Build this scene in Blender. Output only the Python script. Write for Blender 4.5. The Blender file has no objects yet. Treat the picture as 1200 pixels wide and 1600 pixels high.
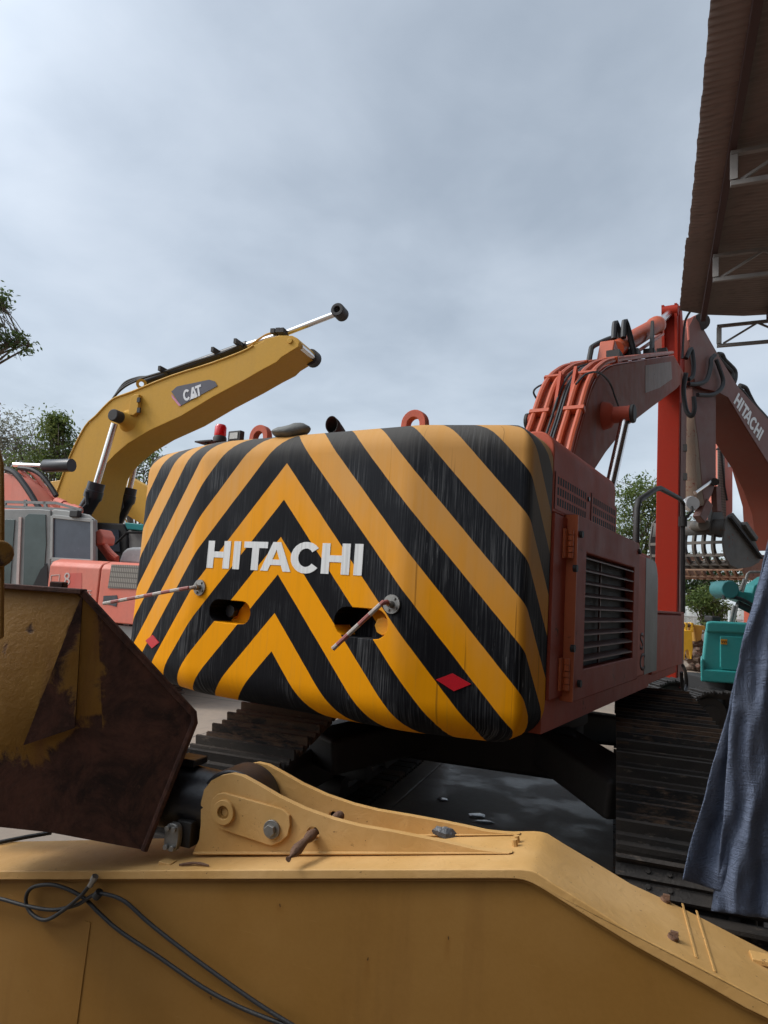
import bpy, bmesh, math, random
from mathutils import Vector, Matrix
random.seed(7)
R_ = math.radians
scene = bpy.context.scene
COL = scene.collection

# ------------------------------------------------------------------ camera
F = 1055.0                      # focal length in photo pixels (1200 x 1600)
EYE = Vector((0, 0, 1.9))
CX = Vector((0.85219609, 0.51920831, 0.06468812))      # camera right
CD = Vector((-0.00666861, 0.13440215, -0.99090443))    # camera down
CF = Vector((-0.52318004, 0.8440135, 0.11799939))      # camera forward
RT = Vector((CX.x, CX.y, 0)).normalized()              # level right
FW = Vector((CF.x, CF.y, 0)).normalized()              # level forward
UP = Vector((0, 0, 1))
cam_d = bpy.data.cameras.new('camera')
cam = bpy.data.objects.new('camera', cam_d); COL.objects.link(cam)
m = Matrix((CX, -CD, -CF)).transposed().to_4x4(); m.translation = EYE
cam.matrix_world = m
cam_d.sensor_fit = 'VERTICAL'; cam_d.sensor_height = 36.0; cam_d.lens = 36.0 * F / 1600.0
cam_d.clip_end = 3000; cam_d.clip_start = 0.05
scene.camera = cam

def ray(x, y): return CX * (x - 600) + CD * (y - 800) + CF * F
def onX(x, y, v):
    d = ray(x, y); return EYE + d * ((v - EYE.x) / d.x)
def onY(x, y, v):
    d = ray(x, y); return EYE + d * ((v - EYE.y) / d.y)
def onZ(x, y, v):
    d = ray(x, y); return EYE + d * ((v - EYE.z) / d.z)
def atD(x, y, dep): return EYE + ray(x, y) * (dep / F)
class Frame:
    """vertical plane through o along horizontal direction u; n is the horizontal normal, towards the viewer"""
    def __init__(s, o, u):
        s.o = Vector(o); s.u = Vector((u[0], u[1], 0)).normalized()
        s.n = Vector((s.u.y, -s.u.x, 0))
        if s.n.dot(EYE - s.o) < 0: s.n = -s.n
    def px(s, x, y, w=0.0):
        d = ray(x, y); t = ((s.o + s.n * w) - EYE).dot(s.n) / d.dot(s.n); return EYE + d * t
    def pts(s, L, w=0.0): return [s.px(x, y, w) for x, y in L]

# ------------------------------------------------------------------ object helpers
def tag(o, label=None, cat=None, group=None, kind=None):
    if label: o['label'] = label
    if cat: o['category'] = cat
    if group: o['group'] = group
    if kind: o['kind'] = kind
    return o
def thing(name, loc, label, cat, group=None):
    o = bpy.data.objects.new(name, None); COL.objects.link(o); o.location = loc
    o.empty_display_size = 0.2
    return tag(o, label, cat, group)
def worldloc(o):
    v = Vector((0, 0, 0))
    while o is not None:
        v += o.location; o = o.parent
    return v
class MB:
    def __init__(s): s.v = []; s.f = []; s.uv = []; s.has_uv = False
    def add(s, vs, fs, uvs=None):
        b = len(s.v); s.v += [Vector(p) for p in vs]
        for i, f in enumerate(fs):
            s.f.append([b + k for k in f])
            s.uv.append(uvs[i] if uvs else [(0, 0)] * len(f))
        if uvs: s.has_uv = True
        return s
    def box(s, c, size, ax=None):
        c = Vector(c); a, b, d = ax if ax else (Vector((1, 0, 0)), Vector((0, 1, 0)), UP)
        x, y, z = [q / 2 for q in size]
        vs = [c + a * i * x + b * j * y + d * k * z for k in (-1, 1) for j in (-1, 1) for i in (-1, 1)]
        return s.add(vs, [(0, 2, 3, 1), (4, 5, 7, 6), (0, 1, 5, 4), (2, 6, 7, 3), (0, 4, 6, 2), (1, 3, 7, 5)])
    def bar(s, p, q, w, h, up=UP):
        p, q = Vector(p), Vector(q); a = (q - p).normalized(); b = a.cross(up)
        if b.length < 1e-4: b = a.cross(Vector((1, 0, 0)))
        b.normalize(); c = b.cross(a)
        return s.box((p + q) / 2, ((q - p).length, w, h), (a, b, c))
    def prism(s, loop, off, off2=None):
        n = len(loop); off = Vector(off); base = Vector(off2) if off2 is not None else Vector((0, 0, 0))
        vs = [Vector(p) + base for p in loop] + [Vector(p) + off for p in loop]
        fs = [list(range(n)), list(range(2 * n - 1, n - 1, -1))] + [(i, i + n, (i + 1) % n + n, (i + 1) % n) for i in range(n)]
        return s.add(vs, fs)
    def loft(s, loops, caps=True, closed=True):
        n = len(loops[0]); vs = [p for l in loops for p in l]; fs = []
        for j in range(len(loops) - 1):
            for i in range(n if closed else n - 1):
                k = (i + 1) % n
                fs.append((j * n + i, j * n + k, (j + 1) * n + k, (j + 1) * n + i))
        if caps: fs += [list(range(n - 1, -1, -1)), list(range((len(loops) - 1) * n, len(loops) * n))]
        return s.add(vs, fs)
    def tube(s, path, r, seg=10, caps=True):
        P = [Vector(p) for p in path]; rs = r if isinstance(r, (list, tuple)) else [r] * len(P)
        T = []
        for i in range(len(P)):
            a = P[max(i - 1, 0)]; b = P[min(i + 1, len(P) - 1)]; T.append((b - a).normalized())
        n = T[0].orthogonal().normalized(); vs = []; L = [0]
        for i in range(len(P)):
            n = (n - T[i] * n.dot(T[i]))
            n = n.normalized() if n.length > 1e-6 else T[i].orthogonal().normalized()
            b = T[i].cross(n)
            if i: L.append(L[-1] + (P[i] - P[i - 1]).length)
            for k in range(seg):
                t = 2 * math.pi * k / seg; vs.append(P[i] + (n * math.cos(t) + b * math.sin(t)) * rs[i])
        fs = []; uv = []
        for i in range(len(P) - 1):
            for k in range(seg):
                q = (k + 1) % seg
                fs.append((i * seg + k, i * seg + q, (i + 1) * seg + q, (i + 1) * seg + k))
                uv.append([(k / seg, L[i]), ((k + 1) / seg, L[i]), ((k + 1) / seg, L[i + 1]), (k / seg, L[i + 1])])
        if caps:
            fs.append(list(range(seg - 1, -1, -1))); uv.append([(0, 0)] * seg)
            fs.append(list(range((len(P) - 1) * seg, len(P) * seg))); uv.append([(0, L[-1])] * seg)
        return s.add(vs, fs, uv)
    def cyl(s, p, q, r, seg=16): return s.tube([p, q], r, seg)
    def ring(s, p, q, ro, ri, seg=20):
        p, q = Vector(p), Vector(q); t = (q - p).normalized(); n = t.orthogonal().normalized(); b = t.cross(n)
        vs = []
        for c, r in ((p, ro), (q, ro), (q, ri), (p, ri)):
            for k in range(seg):
                a = 2 * math.pi * k / seg; vs.append(c + (n * math.cos(a) + b * math.sin(a)) * r)
        fs = []
        for j in range(4):
            for k in range(seg):
                m_ = (k + 1) % seg; j2 = (j + 1) % 4
                fs.append((j * seg + k, j * seg + m_, j2 * seg + m_, j2 * seg + k))
        return s.add(vs, fs)
    def build(s, name, mat, parent=None, bevel=0.0, smooth=40, seg=2, solid=0.0, subsurf=0):
        off = worldloc(parent) if parent is not None else Vector((0, 0, 0))
        org = off
        if parent is None:
            c = sum(s.v, Vector((0, 0, 0))) / len(s.v); org = Vector((c.x, c.y, min(p.z for p in s.v)))
        me = bpy.data.meshes.new(name); me.from_pydata([p - org for p in s.v], [], s.f)
        if s.has_uv:
            l = me.uv_layers.new(name='UVMap'); flat = []
            for u in s.uv:
                for c in u: flat += c
            l.data.foreach_set('uv', flat)
        bm = bmesh.new(); bm.from_mesh(me); bmesh.ops.recalc_face_normals(bm, faces=bm.faces); bm.to_mesh(me); bm.free()
        me.polygons.foreach_set('use_smooth', [True] * len(me.polygons))
        o = bpy.data.objects.new(name, me); COL.objects.link(o)
        if mat: me.materials.append(mat)
        if parent is not None: o.parent = parent
        else: o.location = org
        if solid:
            md = o.modifiers.new('solid', 'SOLIDIFY'); md.thickness = solid; md.offset = 0
        if bevel:
            md = o.modifiers.new('bevel', 'BEVEL'); md.width = bevel; md.segments = seg; md.limit_method = 'ANGLE'; md.angle_limit = R_(35); md.harden_normals = True
        elif not subsurf: me.set_sharp_from_angle(angle=R_(smooth))
        if subsurf:
            md = o.modifiers.new('sub', 'SUBSURF'); md.levels = subsurf; md.render_levels = subsurf
        return o
def arcpts(c, a, b, r, t0, t1, n):
    return [Vector(c) + Vector(a) * r * math.cos(t0 + (t1 - t0) * i / n) + Vector(b) * r * math.sin(t0 + (t1 - t0) * i / n) for i in range(n + 1)]
def spline(pts, n=6):
    P = [Vector(p) for p in pts]; out = []
    for i in range(len(P) - 1):
        p0 = P[max(i - 1, 0)]; p1 = P[i]; p2 = P[i + 1]; p3 = P[min(i + 2, len(P) - 1)]
        for k in range(n):
            t = k / n
            out.append(0.5 * ((2 * p1) + (p2 - p0) * t + (2 * p0 - 5 * p1 + 4 * p2 - p3) * t * t + (3 * p1 - p0 - 3 * p2 + p3) * t ** 3))
    out.append(P[-1]); return out

# ------------------------------------------------------------------ lettering (block capitals)
def letter(ch, sw=0.31, sh=0.22):
    """polygons of a wide block capital of height 1; returns (width, [loops])"""
    if ch == 'H': return 1.08, [[(0, 0), (sw, 0), (sw, .39), (1.08 - sw, .39), (1.08 - sw, 0), (1.08, 0), (1.08, 1), (1.08 - sw, 1), (1.08 - sw, .61), (sw, .61), (sw, 1), (0, 1)]]
    if ch == 'I': return sw, [[(0, 0), (sw, 0), (sw, 1), (0, 1)]]
    if ch == 'T': return 1.06, [[(.53 - sw / 2, 0), (.53 + sw / 2, 0), (.53 + sw / 2, 1 - sh), (1.06, 1 - sh), (1.06, 1), (0, 1), (0, 1 - sh), (.53 - sw / 2, 1 - sh)]]
    if ch == 'A':
        # two legs + cross bar as one outline with the counter bridged
        return 1.3, [[(0, 0), (sw * 1.05, 0), (.42, .21), (.88, .21), (1.3 - sw * 1.05, 0), (1.3, 0), (.82, 1), (.65, 1), (.65, .74), (.80, .40), (.50, .40), (.65, .74), (.65, 1), (.48, 1)]]
    if ch == 'C':
        n = 18; o = []; i_ = []
        for k in range(n + 1):
            t = R_(38) + (R_(322) - R_(38)) * k / n
            o.append((.62 + .62 * math.cos(t), .5 + .53 * math.sin(t)))
            i_.append((.62 + (.62 - sw) * math.cos(t), .5 + (.53 - sh) * math.sin(t)))
        return 1.2, [o + i_[::-1]]
GAP = {'HI': .16, 'IT': .16, 'TA': -.26, 'AC': -.03, 'CH': .05, 'CA': -.02, 'AT': -.26}
def lettering(mb, word, org, right, up, height, total, depth):
    w = 0; runs = []
    for k, ch in enumerate(word):
        lw, loops = letter(ch); runs.append((w, loops)); w += lw
        if k + 1 < len(word): w += GAP.get(word[k:k + 2], .12)
    sx = total / w
    for x0, loops in runs:
        for lp in loops:
            mb.prism([org + right * ((x0 + x) * sx) + up * (y * height) for x, y in lp], depth)

def fnt(name, body, org, right, up, size, depth, mat, parent, sx=1.0):
    """one word in the built-in font, turned into a mesh"""
    cu = bpy.data.curves.new('t', 'FONT'); cu.body = body; cu.size = size; cu.offset = size * .02
    ob = bpy.data.objects.new('t', cu); COL.objects.link(ob); bpy.context.view_layer.update()
    me = bpy.data.meshes.new_from_object(ob.evaluated_get(bpy.context.evaluated_depsgraph_get())); bpy.data.objects.remove(ob, do_unlink=True)
    n_ = right.cross(up); mb = MB(); mb.add([org + right * v.co.x * sx + up * v.co.y + n_ * .001 for v in me.vertices], [list(p.vertices) for p in me.polygons])
    return mb.build(name, mat, parent, solid=depth)
# ------------------------------------------------------------------ materials
class NT:
    def __init__(s, name):
        s.m = bpy.data.materials.new(name); s.m.use_nodes = True; s.t = s.m.node_tree
        s.p = s.t.nodes['Principled BSDF']; s.tc = s.t.nodes.new('ShaderNodeTexCoord')
    def n(s, typ, **kw):
        nd = s.t.nodes.new(typ)
        for k, v in kw.items(): setattr(nd, k, v)
        return nd
    def l(s, a, b): s.t.links.new(a, b)
    def put(s, inp, v):
        if hasattr(v, 'is_output'): s.l(v, inp)
        elif isinstance(v, tuple) and len(v) == 3 and inp.type == 'RGBA': inp.default_value = (*v, 1)
        else: inp.default_value = v
    def math(s, op, a, b=0.0, c=None, clamp=False):
        nd = s.n('ShaderNodeMath', operation=op, use_clamp=clamp); s.put(nd.inputs[0], a); s.put(nd.inputs[1], b)
        if c is not None: s.put(nd.inputs[2], c)
        return nd.outputs[0]
    def mix(s, fac, a, b, blend='MIX'):
        nd = s.n('ShaderNodeMix', data_type='RGBA', blend_type=blend); s.put(nd.inputs[0], fac); s.put(nd.inputs[6], a); s.put(nd.inputs[7], b); return nd.outputs[2]
    def vec(s, src='Object', scale=(1, 1, 1), loc=(0, 0, 0)):
        mp = s.n('ShaderNodeMapping'); s.l(s.tc.outputs[src], mp.inputs[0]); mp.inputs['Scale'].default_value = scale; mp.inputs['Location'].default_value = loc; return mp.outputs[0]
    def noise(s, v, scale=1.0, detail=4, rough=.55, dist=0.0):
        nd = s.n('ShaderNodeTexNoise'); s.l(v, nd.inputs['Vector']); nd.inputs['Scale'].default_value = scale; nd.inputs['Detail'].default_value = detail; nd.inputs['Roughness'].default_value = rough; nd.inputs['Distortion'].default_value = dist; return nd.outputs['Fac']
    def ramp(s, fac, lo, hi):      # smooth 0..1 between lo and hi
        nd = s.n('ShaderNodeMapRange', interpolation_type='SMOOTHSTEP'); s.put(nd.inputs[0], fac); nd.inputs[1].default_value = lo; nd.inputs[2].default_value = hi; return nd.outputs[0]
    def out(s, col=None, rough=None, metal=None, spec=None, bump=None, bstr=.3, bdist=.01):
        if col is not None: s.put(s.p.inputs['Base Color'], col)
        if rough is not None: s.put(s.p.inputs['Roughness'], rough)
        if metal is not None: s.put(s.p.inputs['Metallic'], metal)
        if spec is not None: s.put(s.p.inputs['Specular IOR Level'], spec)
        if bump is not None:
            b = s.n('ShaderNodeBump'); s.put(b.inputs['Height'], bump); b.inputs['Strength'].default_value = bstr; b.inputs['Distance'].default_value = bdist; s.l(b.outputs[0], s.p.inputs['Normal'])
        return s.m

def paint(name, base, dust=(.30, .25, .20), amt=.35, rough=.42, rust=0.0, streak=.25, spec=.4, rustcol=(.06, .022, .012), fine=1.0, chip=12, metal=0.0):
    t = NT(name); v = t.vec()
    big = t.ramp(t.noise(v, 1.3 * fine, 5, .6), .35, .75)
    col = t.mix(t.math('MULTIPLY', big, amt), base, dust)
    st = t.ramp(t.noise(t.vec(scale=(9 * fine, 9 * fine, .55 * fine)), 1.0, 5, .65), .48, .78)
    col = t.mix(t.math('MULTIPLY', st, streak), col, tuple(c * .45 + .02 for c in dust))
    mott = t.noise(v, 22 * fine, 4, .6)
    col = t.mix(.35, col, t.mix(mott, tuple(c * .72 for c in base), tuple(min(1, c * 1.2) for c in base)))
    if rust:
        a = t.noise(v, chip * fine, 6, .7, .4); b = t.noise(v, 2.1 * fine, 3)
        k = t.ramp(t.math('ADD', t.math('MULTIPLY', a, .7), t.math('MULTIPLY', b, .5)), .78 - rust * .35, .84 - rust * .35)
        col = t.mix(k, col, t.mix(t.noise(v, 30 * fine, 4), rustcol, tuple(c * 2.6 for c in rustcol)))
    r = t.math('ADD', rough, t.math('MULTIPLY', t.math('SUBTRACT', t.noise(v, 5 * fine, 4), .5), .3), clamp=True)
    return t.out(col, r, metal, spec, t.noise(v, 45 * fine, 3), .12, .01)

def plain(name, base, rough=.5, metal=0.0, var=.25, scale=8, spec=.4, bump=.15):
    t = NT(name); v = t.vec(); k = t.noise(v, scale, 5, .65)
    col = t.mix(k, tuple(c * (1 - var) for c in base), tuple(min(1, c * (1 + var)) for c in base))
    return t.out(col, t.math('ADD', rough - .1, t.math('MULTIPLY', k, .2)), metal, spec, t.noise(v, scale * 5, 3), bump, .01)

M = {}
# chevron livery: UV = (arc length from the middle line, height along the profile)
def chevrons():
    t = NT('chevron_paint')
    sp = t.n('ShaderNodeSeparateXYZ'); uvn = t.tc.outputs['UV']; t.l(uvn, sp.inputs[0])
    U, V = sp.outputs[0], sp.outputs[1]
    au = t.math('ABSOLUTE', U)
    uv = t.vec('UV')
    wob = t.math('MULTIPLY', t.math('SUBTRACT', t.noise(uv, 9, 3), .5), .006)
    f = t.math('ADD', t.math('ADD', V, t.math('MULTIPLY', au, 1.105)), wob)
    fr = t.math('FRACT', t.math('ADD', t.math('DIVIDE', t.math('SUBTRACT', f, 2.657), .46), 10))
    band = t.ramp(fr, .494, .506)                      # 1 = yellow
    wrap = t.math('SUBTRACT', 1.0, t.ramp(fr, .988, 1.0))
    band = t.math('MULTIPLY', t.math('MULTIPLY', band, wrap), t.ramp(f, 1.29, 1.295))
    # weathering: chalky towards the outer and upper sheet, deep colour low in the middle
    big = t.noise(t.vec('UV', (1.6, .55, 1)), 1.6, 4, .6)
    reach = t.math('ADD', t.math('MULTIPLY', au, .42), t.math('MULTIPLY', t.math('SUBTRACT', V, 2.05), .85))
    reach = t.math('ADD', reach, t.math('MULTIPLY', t.math('SUBTRACT', big, .5), 1.3))
    fade = t.ramp(reach, -.05, .85)
    cols = t.noise(t.vec('UV', (14, .7, 1)), 1.0, 5, .65)
    cols2 = t.noise(t.vec('UV', (55, 1.1, 1)), 1.0, 5, .7)
    yel = t.mix(fade, (.76, .29, .0015), (.57, .285, .085))
    yel = t.mix(t.math('MULTIPLY', t.ramp(cols, .45, .75), .40), yel, (.60, .235, .006))
    yel = t.mix(t.math('MULTIPLY', t.ramp(cols2, .52, .8), .35), yel, (.42, .20, .04))
    # a few dark dribbles on the right lower part
    drib = t.math('MULTIPLY', t.ramp(t.noise(t.vec('UV', (34, .9, 1), (3.3, 0, 0)), 1.0, 2, .5), .66, .72), t.ramp(U, .5, 1.0))
    yel = t.mix(t.math('MULTIPLY', drib, .5), yel, (.12, .05, .01))
    blk = t.mix(fade, (.0055, .0055, .007), (.014, .015, .018))
    # chalk runs on the black
    run = t.ramp(t.noise(t.vec('UV', (105, 2.0, 1), (0, .3, 0)), 1.0, 5, .7), .44, .72)
    run2 = t.ramp(t.noise(t.vec('UV', (28, 2.2, 1), (1.7, 0, 0)), 1.0, 6, .75, .3), .62, .70)
    patch = t.ramp(t.math('ADD', t.noise(uv, 2.2, 4), t.math('MULTIPLY', t.math('SUBTRACT', au, .7), .12)), .42, .68)
    k = t.math('MULTIPLY', t.math('ADD', t.math('MULTIPLY', run, .25), t.math('MULTIPLY', run2, .45)), t.math('ADD', .12, patch))
    blk = t.mix(k, blk, (.34, .34, .34))
    # dust lying on the curled top edge, and over the side sheet
    top = t.math('MULTIPLY', t.ramp(t.math('ADD', V, t.math('MULTIPLY', t.math('SUBTRACT', cols, .5), .25)), 2.60, 2.86), .5)
    side = t.math('MULTIPLY', t.ramp(t.math('ADD', U, t.math('MULTIPLY', t.math('SUBTRACT', cols2, .5), .10)), 1.50, 1.62), t.math('MULTIPLY', t.ramp(t.math('ADD', V, t.math('MULTIPLY', t.math('SUBTRACT', cols, .5), .3)), 1.9, 2.3), .75))
    blk = t.mix(t.math('MAXIMUM', t.math('MULTIPLY', top, .8), side), blk, (.17, .155, .135))
    yel = t.mix(t.math('MAXIMUM', t.math('MULTIPLY', top, .5), side), yel, (.40, .265, .13))
    col = t.mix(band, blk, yel)
    return t.out(col, t.math('ADD', .50, t.math('MULTIPLY', cols, .3)), 0, .07, t.math('ADD', t.noise(uv, 5, 4), t.math('MULTIPLY', cols2, .25)), .10, .02)
M['chevron'] = chevrons()
def letterwhite():
    t = NT('white_letter_paint'); v = t.vec()
    a = t.ramp(t.noise(t.vec(scale=(60, 60, 1.6)), 1.0, 5, .65), .42, .72)
    col = t.mix(t.math('MULTIPLY', a, .5), (.66, .65, .63), (.36, .36, .35))
    return t.out(col, .5)
M['white'] = letterwhite()
M['hood'] = paint('dusty_red_hood', (.46, .094, .054), (.37, .155, .11), .5, .6, .12, .35, .15)
M['door'] = paint('dusty_red_door', (.34, .060, .032), (.25, .085, .058), .42, .58, .16, .4, .15)
M['orange'] = paint('orange_paint', (.42, .072, .022), (.30, .12, .075), .4, .42, .10, .3)
M['redarm'] = paint('bright_red_arm_paint', (.285, .019, .007), (.21, .03, .017), .35, .55, .06, .15, .14)
M['boomside'] = paint('dusty_boom_side', (.26, .062, .034), (.25, .165, .125), .75, .65, .14, .6, .18)
M['dooredge'] = paint('lit_orange_edge', (.50, .12, .04), (.4, .14, .08), .25, .45, .08, .2)  # brighter than the door: light on the rear edge put into the colour
M['redunder'] = paint('dull_orange_underside', (.125, .022, .009), (.10, .036, .024), .5, .5, .1, .3)
M['armside'] = paint('dull_plum_arm_side', (.15, .055, .042), (.14, .10, .082), .7, .55, .22, .4)
M['pink'] = paint('sun_bleached_pink_red', (.64, .165, .11), (.50, .255, .195), .55, .55, .05, .3)
M['pinkstain'] = paint('darker_red_paint_ghost', (.55, .09, .065), (.50, .2, .16), .5, .5, .05, .2)
M['cat'] = paint('warm_yellow_paint', (.50, .275, .040), (.44, .265, .075), .35, .55, .04, .2, .18)
M['catold'] = paint('old_yellow_paint', (.50, .27, .045), (.40, .26, .12), .4, .5, .12, .3)
def boomtan():
    t = NT('tan_yellow_boom_paint'); v = t.vec()
    col = t.mix(t.ramp(t.noise(v, 2.2, 5, .6), .3, .75), (.51, .29, .095), (.61, .375, .155))
    col = t.mix(t.math('MULTIPLY', t.ramp(t.noise(v, 7, 5, .7, .6), .52, .75), .35), col, (.43, .235, .075))
    fl = t.ramp(t.noise(t.vec(scale=(1, 1, 1)), 34, 6, .75), .64, .69)
    col = t.mix(t.math('MULTIPLY', fl, .8), col, (.075, .04, .02))
    sp = t.ramp(t.noise(v, 110, 2, .5), .735, .76)
    col = t.mix(sp, col, (.05, .03, .018))
    return t.out(col, t.math('ADD', .42, t.math('MULTIPLY', t.noise(v, 9, 4), .25)), 0, .22, t.math('ADD', t.noise(v, 16, 5, .6, .8), t.math('MULTIPLY', t.noise(v, 2.6, 2), 2.0)), .17, .02)
M['fgboom'] = boomtan()
M['black'] = plain('black_gloss_paint', (.02, .02, .023), .35, 0, .4, 6)
M['grease'] = plain('greasy_black_steel', (.032, .029, .027), .6, .2, .5, 9)
M['track'] = paint('worn_track_steel', (.032, .027, .024), (.10, .075, .055), .35, .62, .35, .3, .4, (.085, .042, .022), 1.6, 9)
M['rubber'] = plain('black_rubber_hose', (.018, .018, .019), .55, 0, .3, 20)
M['chrome'] = plain('chromed_rod', (.72, .70, .68), .22, 1.0, .08, 4, .5, .02)
M['mirror'] = plain('polished_mirror_shell', (.86, .86, .85), .22, .55, .05, 4, .6, .02)
M['steel'] = plain('dull_zinc_steel', (.28, .27, .25), .45, .7, .3, 30)
M['grey'] = plain('grey_cab_paint', (.27, .265, .25), .55, 0, .25, 6)
M['glassdark'] = plain('dusty_dark_glass', (.055, .065, .085), .25, 0, .3, 5, .5, .03)
M['glassgreen'] = plain('green_tinted_glass', (.075, .10, .095), .12, 0, .35, 3, .6, .02)
M['teal'] = paint('teal_paint', (.035, .30, .29), (.14, .33, .31), .4, .4, .03, .2)
M['tealdull'] = paint('dull_teal_paint', (.03, .17, .175), (.1, .2, .2), .4, .5, .08, .2)
M['dark'] = plain('dark_void_metal', (.022, .021, .021), .7, 0, .3, 6)
M['repair'] = paint('grey_washed_repair_patch', (.25, .16, .12), (.22, .19, .165), .8, .6, .1, .7)
M['greystripe'] = paint('grey_green_stripe_paint', (.15, .155, .14), (.18, .16, .14), .5, .5, .05, .3)
def reflector():
    t = NT('red_reflector_sheet'); v = t.n('ShaderNodeTexVoronoi'); t.l(t.vec(), v.inputs['Vector']); v.inputs['Scale'].default_value = 240
    return t.out(t.mix(v.outputs['Distance'], (.55, .012, .022), (.38, .006, .014)), .3, 0, .6)
M['reflector'] = reflector()
def redlens():
    t = NT('red_beacon_lens'); t.p.inputs['Transmission Weight'].default_value = .25
    return t.out((.72, .012, .016), .15, 0, .6)
M['lens'] = redlens()
M['yellowbolt'] = plain('yellow_painted_bolt', (.74, .33, .01), .4, 0, .1, 20)
def banded():
    t = NT('red_and_white_banded_rod'); sp = t.n('ShaderNodeSeparateXYZ'); t.l(t.tc.outputs['UV'], sp.inputs[0])
    k = t.ramp(t.math('FRACT', t.math('MULTIPLY', sp.outputs[1], 6.4)), .48, .52)
    col = t.mix(k, (.38, .33, .29), (.27, .075, .062))
    col = t.mix(t.ramp(t.noise(t.vec(), 30, 5, .7), .55, .7), col, (.17, .10, .075))
    return t.out(col, .55)
M['banded'] = banded()
def rustbucket():
    t = NT('rusted_bucket_steel'); v = t.vec()
    yel = t.mix(t.ramp(t.noise(v, 3, 5), .35, .7), (.22, .10, .012), (.28, .14, .025))
    st = t.ramp(t.noise(t.vec(scale=(9, 9, .8)), 1.0, 4, .6), .50, .75)
    yel = t.mix(t.math('MULTIPLY', st, .65), yel, (.15, .055, .022))
    rust = t.mix(t.ramp(t.noise(v, 5, 7, .75, .6), .3, .7), (.016, .0085, .007), (.11, .044, .028))
    rust = t.mix(t.math('MULTIPLY', t.ramp(t.noise(t.vec(scale=(16, 16, 1.2)), 1.0, 5, .7), .55, .75), .5), rust, (.045, .02, .013))
    rust = t.mix(t.ramp(t.noise(v, 40, 4, .7), .55, .75), rust, (.075, .036, .024))
    at = t.n('ShaderNodeAttribute'); at.attribute_name = 'wear'
    k = t.math('ADD', at.outputs['Fac'], t.math('MULTIPLY', t.math('SUBTRACT', t.noise(v, 6.5, 7, .72, .5), .5), 1.1))
    k = t.ramp(k, .43, .60)
    return t.out(t.mix(k, yel, rust), t.math('ADD', .5, t.math('MULTIPLY', k, .3)), 0, .3, t.math('ADD', t.noise(v, 25, 6, .75), t.math('MULTIPLY', k, -.4)), .5, .012)
M['bucket'] = rustbucket()
def tarp():
    t = NT('blue_woven_tarp'); v = t.vec()
    a = t.noise(t.vec(scale=(3, 3, .6)), 2.0, 6, .7); b = t.noise(v, 5, 7, .75, 1.2)
    col = t.mix(t.ramp(a, .3, .75), (.092, .115, .17), (.155, .18, .245))
    col = t.mix(t.math('MULTIPLY', t.ramp(b, .5, .72), .5), col, (.04, .052, .085))
    w = t.n('ShaderNodeTexNoise'); t.l(t.vec(scale=(6, 6, 170)), w.inputs['Vector']); w.inputs['Scale'].default_value = 1.4
    w2 = t.noise(t.vec(scale=(120, 120, 8)), 1.0, 2)
    col = t.mix(.25, col, t.mix(w.outputs['Fac'], (.05, .065, .11), (.20, .23, .32)))
    h = t.math('ADD', t.math('MULTIPLY', b, 1.6), t.math('ADD', t.math('MULTIPLY', w.outputs['Fac'], .25), t.math('MULTIPLY', w2, .2)))
    return t.out(col, .62, 0, .3, h, .8, .03)
M['tarp'] = tarp()
def sheet(name, base, dirt):
    t = NT(name); v = t.vec(); col = t.mix(t.ramp(t.noise(v, .7, 6, .7), .35, .7), base, dirt)
    col = t.mix(t.math('MULTIPLY', t.ramp(t.noise(t.vec(scale=(.5, 12, 1)), 1.0, 4, .6), .5, .75), .5), col, tuple(c * .5 for c in dirt))
    return t.out(col, .6, .0, .3, t.noise(v, 20, 3), .1, .01)
M['roof'] = sheet('brown_roof_sheet', (.215, .17, .15), (.17, .14, .125))
M['purlin'] = plain('dark_red_purlin_steel', (.055, .030, .028), .6, 0, .3, 6)
M['truss'] = plain('weathered_grey_truss_paint', (.21, .20, .19), .6, 0, .3, 7)
M['unseenwallsheet'] = sheet('unseen_dark_wall_sheet', (.12, .105, .095), (.07, .06, .055))
M['fence'] = paint('white_fence_sheet', (.62, .63, .60), (.36, .34, .28), .6, .6, .05, .6)
M['bark'] = plain('grey_bark', (.13, .105, .085), .85, 0, .4, 14, .2, .5)
M['scrap'] = paint('mixed_rusty_scrap', (.12, .08, .055), (.25, .2, .16), .5, .7, .5, .3)
M['rag'] = plain('grey_rubber_flap', (.155, .155, .145), .75, 0, .35, 14, .3, .4)
M['bag'] = plain('dusty_black_plastic', (.05, .052, .058), .4, 0, .5, 18, .5, .4)
M['wood'] = plain('weathered_brown_stick', (.15, .085, .055), .8, 0, .45, 26, .2, .6)
M['decalgrey'] = plain('dark_grey_decal', (.075, .07, .085), .4, 0, .15, 10)
M['decalpink'] = plain('faded_pink_decal', (.50, .20, .30), .4, 0, .15, 10)
M['palewhite'] = plain('worn_white_decal', (.62, .62, .62), .5, 0, .2, 20)
M['ghost'] = plain('worn_pale_letter_paint', (.50, .40, .36), .6, 0, .3, 30)
M['ghostdark'] = plain('worn_dark_letter_paint', (.085, .045, .04), .6, 0, .3, 30)
def meshpanel():
    t = NT('grey_perforated_panel'); sp = t.n('ShaderNodeSeparateXYZ'); t.l(t.tc.outputs['Object'], sp.inputs[0])
    k = t.math('ADD', t.math('MULTIPLY', t.math('SINE', t.math('MULTIPLY', sp.outputs[0], 190.0)), .5), .5)
    k = t.math('MULTIPLY', k, t.ramp(t.math('SINE', t.math('MULTIPLY', sp.outputs[2], 80.0)), -.9, -.5))
    return t.out(t.mix(k, (.12, .105, .09), (.31, .28, .235)), .75)
M['mesh'] = meshpanel()
M['cloth'] = plain('grey_seat_cloth', (.25, .25, .25), .9, 0, .3, 12)
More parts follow.
